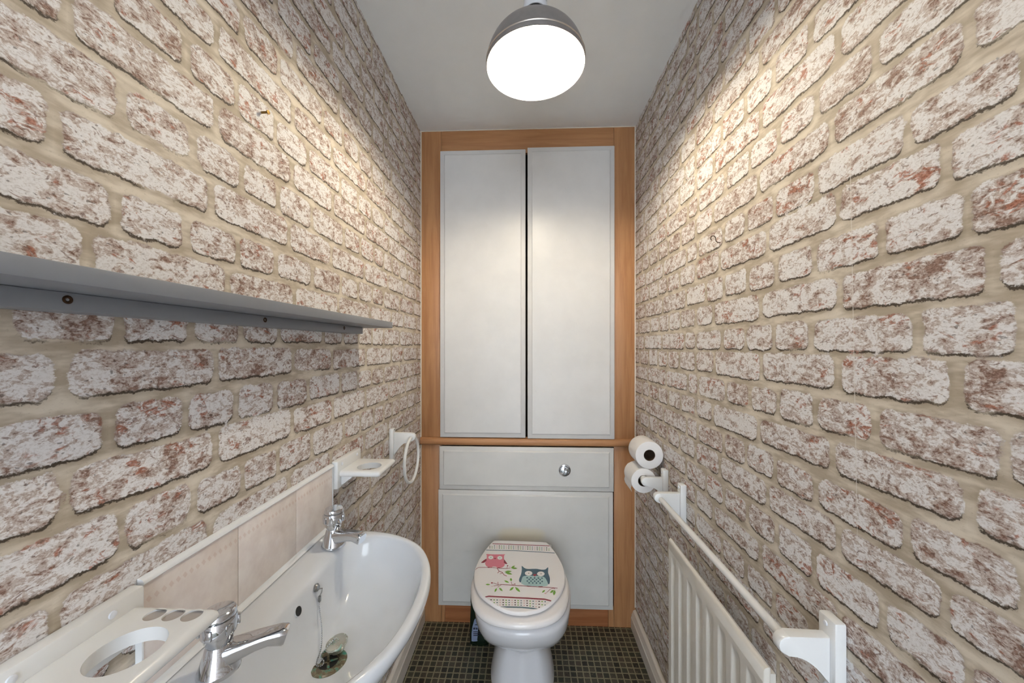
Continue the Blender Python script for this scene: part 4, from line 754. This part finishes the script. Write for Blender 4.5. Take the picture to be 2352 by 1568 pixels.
rh = thing('toilet_roll_holder', (HW, 1.373, .85), 'white wooden toilet roll holder on the right wall with a roll on its peg', 'toilet roll holder')
b = MB(); wall_plate(b, 1, 1.3575, 1.3885, .782, .893); mt = b.build('mount_plate', M['gwood'], rh)
b = MB(); b.prism(bracket_profile(1, .500, .846, .424, .86, .800), 1.3645, 1.3825, 'Y', .003); b.build('mount_arm', M['gwood'], mt)
b = MB(); b.lathe([(.0001,-.0005),(.0035,-.0005),(.0030,.001),(.0001,.0012)], (.4998, 1.373, .880), 12, Matrix.Rotation(-PI/2,3,'Y')); b.build('screw_cap', M['whitepl'], mt)
b = MB(); b.tube([(.4425, 1.381, .846), (.4425, 1.512, .846)], .0125, 20); b.build('peg', M['gwood'], rh, smooth=40)

def toilet_roll(name, c, R, L, label, flap):
    t = thing(name, c, label, 'toilet roll')
    x, y, z = c; n = 48; My = Matrix.Rotation(-PI/2, 3, 'X')      # axis to +Y
    b = MB(); prof = [(.0215,0),(R-.003,0),(R-.0006,.001),(R,.004),(R,L-.004),(R-.001,L-.001),(R-.003,L),(.0215,L),(.0215,0)]
    b.lathe(prof, c, n, My, False, False)
    if flap:
        pts = [(x-(R+.0006)*math.cos(a), z+(R+.0006)*math.sin(a)) for a in np.linspace(.9, -.35, 12)]+[(x-R*1.01, z-R*.62), (x-R*.93, z-R*.92)]
        b.loft([[(p[0], yy, p[1]) for p in pts] for yy in (y+.002, y+L-.002)], False, False, closed=False)
    b.build('paper', M['paper'], t, smooth=40)
    b = MB(); b.lathe([(.0200,.001),(.0214,.001),(.0214,L-.001),(.0200,L-.001),(.0200,.001)], c, n, My, False, False); b.build('core', M['card'], t, smooth=40)
    return t
toilet_roll('toilet_roll', (.4425, 1.399, .8380), .0470, .100, 'lower toilet roll with a loose end, hanging on the peg of the wooden holder', True)
toilet_roll('toilet_roll', (.4640, 1.399, .9350), .0522, .100, 'spare toilet roll balanced on top of the hanging one, against the right wall', False)

rail = thing('towel_rail', (HW, .92, .85), 'white wooden towel rail on the right wall above the radiator', 'towel rail')
for y0, y1, ya in ((1.2060, 1.2360, 1.2210), (.6120, .6480, .6310)):
    b = MB(); wall_plate(b, 1, y0, y1, .770, .8955); mt = b.build('bracket', M['gwood'], rail)
    b = MB(); b.prism(bracket_profile(1, .5005, .850, .4175, .86, .787), ya-.010, ya+.010, 'Y', .0035); b.build('bracket_arm', M['gwood'], mt)
    for z in (.884, .781):
        b = MB(); b.lathe([(.0001,-.0005),(.0042,-.0005),(.0036,.0014),(.0001,.0022)], (.4998, ya, z), 14, Matrix.Rotation(-PI/2,3,'Y')); b.build('screw_cap', M['whitepl'], mt)
b = MB(); b.tube([(.4390, .634, .850), (.4390, 1.218, .846)], .0083, 18); b.build('rod', M['gwood'], rail, smooth=40)

# ------------------------------------------------------------------ radiator
rd = thing('radiator', (.455, .93, .15), 'white ribbed panel radiator on the right wall under the towel rail', 'radiator')
RY0, RY1, RZ0, RZ1, RX = .703, 1.168, .150, .744, .4450
b = MB()                                       # ribbed front: profile along Y swept between the top and bottom margins
yy = np.linspace(RY0+.004, RY1-.004, 240); zz = [RZ0+.03, RZ0+.036, RZ0+.05]+list(np.linspace(RZ0+.07, RZ1-.09, 6))+[RZ1-.072, RZ1-.060, RZ1-.048, RZ1-.042, RZ1-.030]
def sm(t): t = max(0, min(1, t)); return t*t*(3-2*t)
rows = []
for z in zz:
    row = []
    for y in yy:
        f = ((y-.742+.0275+10*.055) % .055)/.055; d = abs(f-.5)*2
        rec = sm((.62-d)/.26)*sm((RZ1-.042-z)/.030)*sm((z-RZ0-.036)/.03)
        row.append((RX+.0075*rec, y, z))
    rows.append(row)
b.loft(rows, False, False, closed=False)
fr = b.build('front_panel', M['rad'], rd, smooth=60)
b = MB()                                       # rolled rim round the panel and its back
def rim(y0, y1, z0, z1, x): return [(x, y0, z0), (x, y1, z0), (x, y1, z1), (x, y0, z1)]
b.loft([rim(RY0+.004, RY1-.004, RZ0+.03, RZ1-.030, RX), rim(RY0+.003, RY1-.003, RZ0+.012, RZ1-.010, RX+.0005), rim(RY0+.001, RY1-.001, RZ0+.004, RZ1-.003, RX+.003), rim(RY0, RY1, RZ0, RZ1, RX+.008), rim(RY0+.001, RY1-.001, RZ0+.002, RZ1-.002, RX+.013), rim(RY0+.004, RY1-.004, RZ0+.006, RZ1-.006, RX+.015)], False, True)
b.build('panel_rim', M['rad'], rd, smooth=50)
for y in (RY0+.09, RY1-.09):
    for z in (RZ0+.10, RZ1-.12):
        b = MB(); b.box((RX+.0155, y-.012, z-.04), (HW-.0005, y+.012, z+.04), .002); b.build('wall_bracket', M['rad'], rd)
b = MB(); b.tube([(RX+.011, RY1-.002, RZ0+.04), (RX+.011, RY1+.03, RZ0+.04), (RX+.012, RY1+.036, RZ0+.03), (RX+.012, RY1+.036, .0005)], .0075, 12); b.build('supply_pipe', M['chrome'], rd)
b = MB(); b.lathe([(.0001,0),(.012,0),(.013,.004),(.013,.03),(.010,.036),(.0001,.036)], (RX+.011, RY1+.034, RZ0+.045), 18); b.build('valve_cap', M['whitepl'], rd)

# ------------------------------------------------------------------ grey shelf
sh = thing('wall_shelf', (-HW, .60, 1.40), 'long grey painted shelf on a screwed batten, left wall above the basin', 'shelf')
b = MB(); b.box((-.5193, .10, 1.4030), (-.4110, 1.1020, 1.4210), .0012); b.build('shelf_board', M['shelf'], sh)
b = MB(); b.box((-.5193, .10, 1.3835), (-.4800, 1.0500, 1.4028), .001); bt = b.build('batten', M['shelf'], sh)
for y in (.362, .650, .940):
    b = MB(); b.lathe([(.0001,-.001),(.0044,-.001),(.0046,.0004),(.0030,.0008),(.0012,-.0002),(.0001,-.0004)], (-.4800, y, 1.3952), 14, Matrix.Rotation(PI/2,3,'Y')); b.build('screw', M['bronze'], bt)

# screw and cup hook left in the walls
nl = thing('wall_screw', (-HW, .694, 1.805), 'lone brass screw sticking out of the left wall high above the shelf', 'screw')
b = MB(); b.tube([(-.5198, .694, 1.805), (-.5070, .694, 1.8052)], .0022, 10); b.build('shank', M['brass'], nl)
b = MB(); b.lathe([(.0001,-.003),(.0022,-.003),(.0042,0),(.0040,.0012),(.0001,.0014)], (-.5065, .694, 1.8052), 14, Matrix.Rotation(PI/2,3,'Y')); b.build('head', M['brass'], nl)
hk = MB(); hp = [(.5198,1.003,1.626),(.514,1.003,1.6265),(.509,1.003,1.630),(.508,1.003,1.636)]+[(.5015+.0065*math.cos(a), 1.003, 1.638+.0065*math.sin(a)) for a in np.linspace(0, 4.0, 10)]
hk.tube(hp, .0011, 8); hook = hk.build('cup_hook', M['bronze'], root=(HW, 1.003, 1.63))
hook['label'] = 'small dark cup hook screwed into the right wall at mid height'; hook['category'] = 'hook'

# ------------------------------------------------------------------ ceiling lamp
LX, LY, LZ = .0245, 1.032, 2.1345
lamp = thing('pendant_lamp', (LX, LY, H), 'pewter dome lamp with a white inside, lit, hanging from the ceiling', 'lamp')
R0 = .1385; prof = []
for i in range(15):
    a = PI/2*i/14*.93; prof.append((R0*math.cos(a)**.82, R0*.83*math.sin(a)))
Mt = Euler((0, -.02, 0)).to_matrix()
b = MB(); top = prof[-1]
b.lathe([(R0-.0015, -.0005)]+prof+[(.0001, top[1]+.0015)], (LX, LY, LZ), 64, Mt, False, False)
ds = b.build('dome_shade', M['pewter'], lamp, smooth=60)
b = MB(); b.lathe([(r-.0012 if r > .003 else .0001, h-.0015 if i else h-.0008) for i, (r, h) in enumerate(prof)]+[(.0001, top[1]-.0025)], (LX, LY, LZ), 64, Mt, False, False)
b.build('shade_lining', M['whitein'], ds, smooth=60)
b = MB(); b.lathe([(R0-.0012,.0125),(R0+.0006,.0140),(R0+.0008,.0155),(R0-.0010,.0170)], (LX, LY, LZ), 64, Mt, False, False); b.build('shade_bead', plain('light_pewter', (215,208,200), .35, 1.0), ds, smooth=60)
b = MB(); b.lathe([(.0001,.110),(.027,.110),(.0285,.128),(.0285,.156),(.0001,.156)], (LX, LY, LZ), 36); b.build('collar', M['black'], lamp)
b = MB(); b.lathe([(.0001,.156),(.031,.156),(.034,.162),(.033,.190),(.026,.206),(.016,.214),(.0001,.214)], (LX, LY, LZ), 36); b.build('lamp_holder', M['whitepl'], lamp, smooth=50)
b = MB(); b.lathe([(.0001,.212),(.0045,.212),(.0045,.248),(.0001,.248)], (LX, LY, LZ), 14); b.build('flex', M['whitepl'], lamp)
b = MB(); b.lathe([(.0001,H-LZ-.020),(.014,H-LZ-.020),(.038,H-LZ-.012),(.045,H-LZ-.0005),(.0001,H-LZ-.0005)], (LX, LY, LZ), 36); b.build('ceiling_rose', M['whitepl'], lamp, smooth=50)
b = MB(); b.lathe([(.0001,.022),(.014,.0245),(.025,.034),(.030,.050),(.027,.066),(.018,.084),(.0135,.096),(.0135,.126),(.0001,.126)], (LX, LY, LZ), 28); b.build('bulb', M['bulb'], lamp, smooth=60)

# ------------------------------------------------------------------ daylight fill: world gradient added behind the open doorway
W = bpy.data.worlds.new('daylight_fill'); SC.world = W; W.use_nodes = True
wt = W.node_tree; bg = wt.nodes['Background']
tc = wt.nodes.new('ShaderNodeTexCoord'); sx = wt.nodes.new('ShaderNodeSeparateXYZ'); rp = wt.nodes.new('ShaderNodeValToRGB')
wt.links.new(tc.outputs['Generated'], sx.inputs[0])
ma = wt.nodes.new('ShaderNodeMath'); ma.operation = 'MULTIPLY_ADD'; ma.inputs[1].default_value = .5; ma.inputs[2].default_value = .5
wt.links.new(sx.outputs[2], ma.inputs[0]); wt.links.new(ma.outputs[0], rp.inputs[0]); wt.links.new(rp.outputs[0], bg.inputs[0])
rp.color_ramp.elements[0].position = .16; rp.color_ramp.elements[0].color = (.10, .11, .13, 1)      # dark stop added where an unbuilt hall floor would be
rp.color_ramp.elements[1].position = .52; rp.color_ramp.elements[1].color = (.80, .90, 1.0, 1)      # bright stop added as fill
e2 = rp.color_ramp.elements.new(.30); e2.color = (.74, .81, .88, 1)
bg.inputs[1].default_value = 6.0

# ------------------------------------------------------------------ camera
cd = bpy.data.cameras.new('camera'); cam = bpy.data.objects.new('camera', cd); COL.objects.link(cam)
F = 837.0
cd.sensor_width = 36; cd.lens = 36*F/2352; cd.shift_y = 12/2352; cd.clip_start = .02
cam.location = (0, 0, 1.346); cam.rotation_euler = (PI/2, 0, math.atan(34/F))
SC.camera = cam
SC.view_settings.view_transform = 'Standard'; SC.view_settings.look = 'None'; SC.view_settings.gamma = 1
SC.view_settings.use_curve_mapping = False; SC.view_settings.exposure = -0.04
SC.cycles.use_adaptive_sampling = True; SC.cycles.adaptive_threshold = .15; SC.cycles.adaptive_min_samples = 12; SC.cycles.use_light_tree = False
SC.cycles.max_bounces = 4; SC.cycles.diffuse_bounces = 3; SC.cycles.glossy_bounces = 3; SC.cycles.transmission_bounces = 0
SC.cycles.sample_clamp_indirect = 12
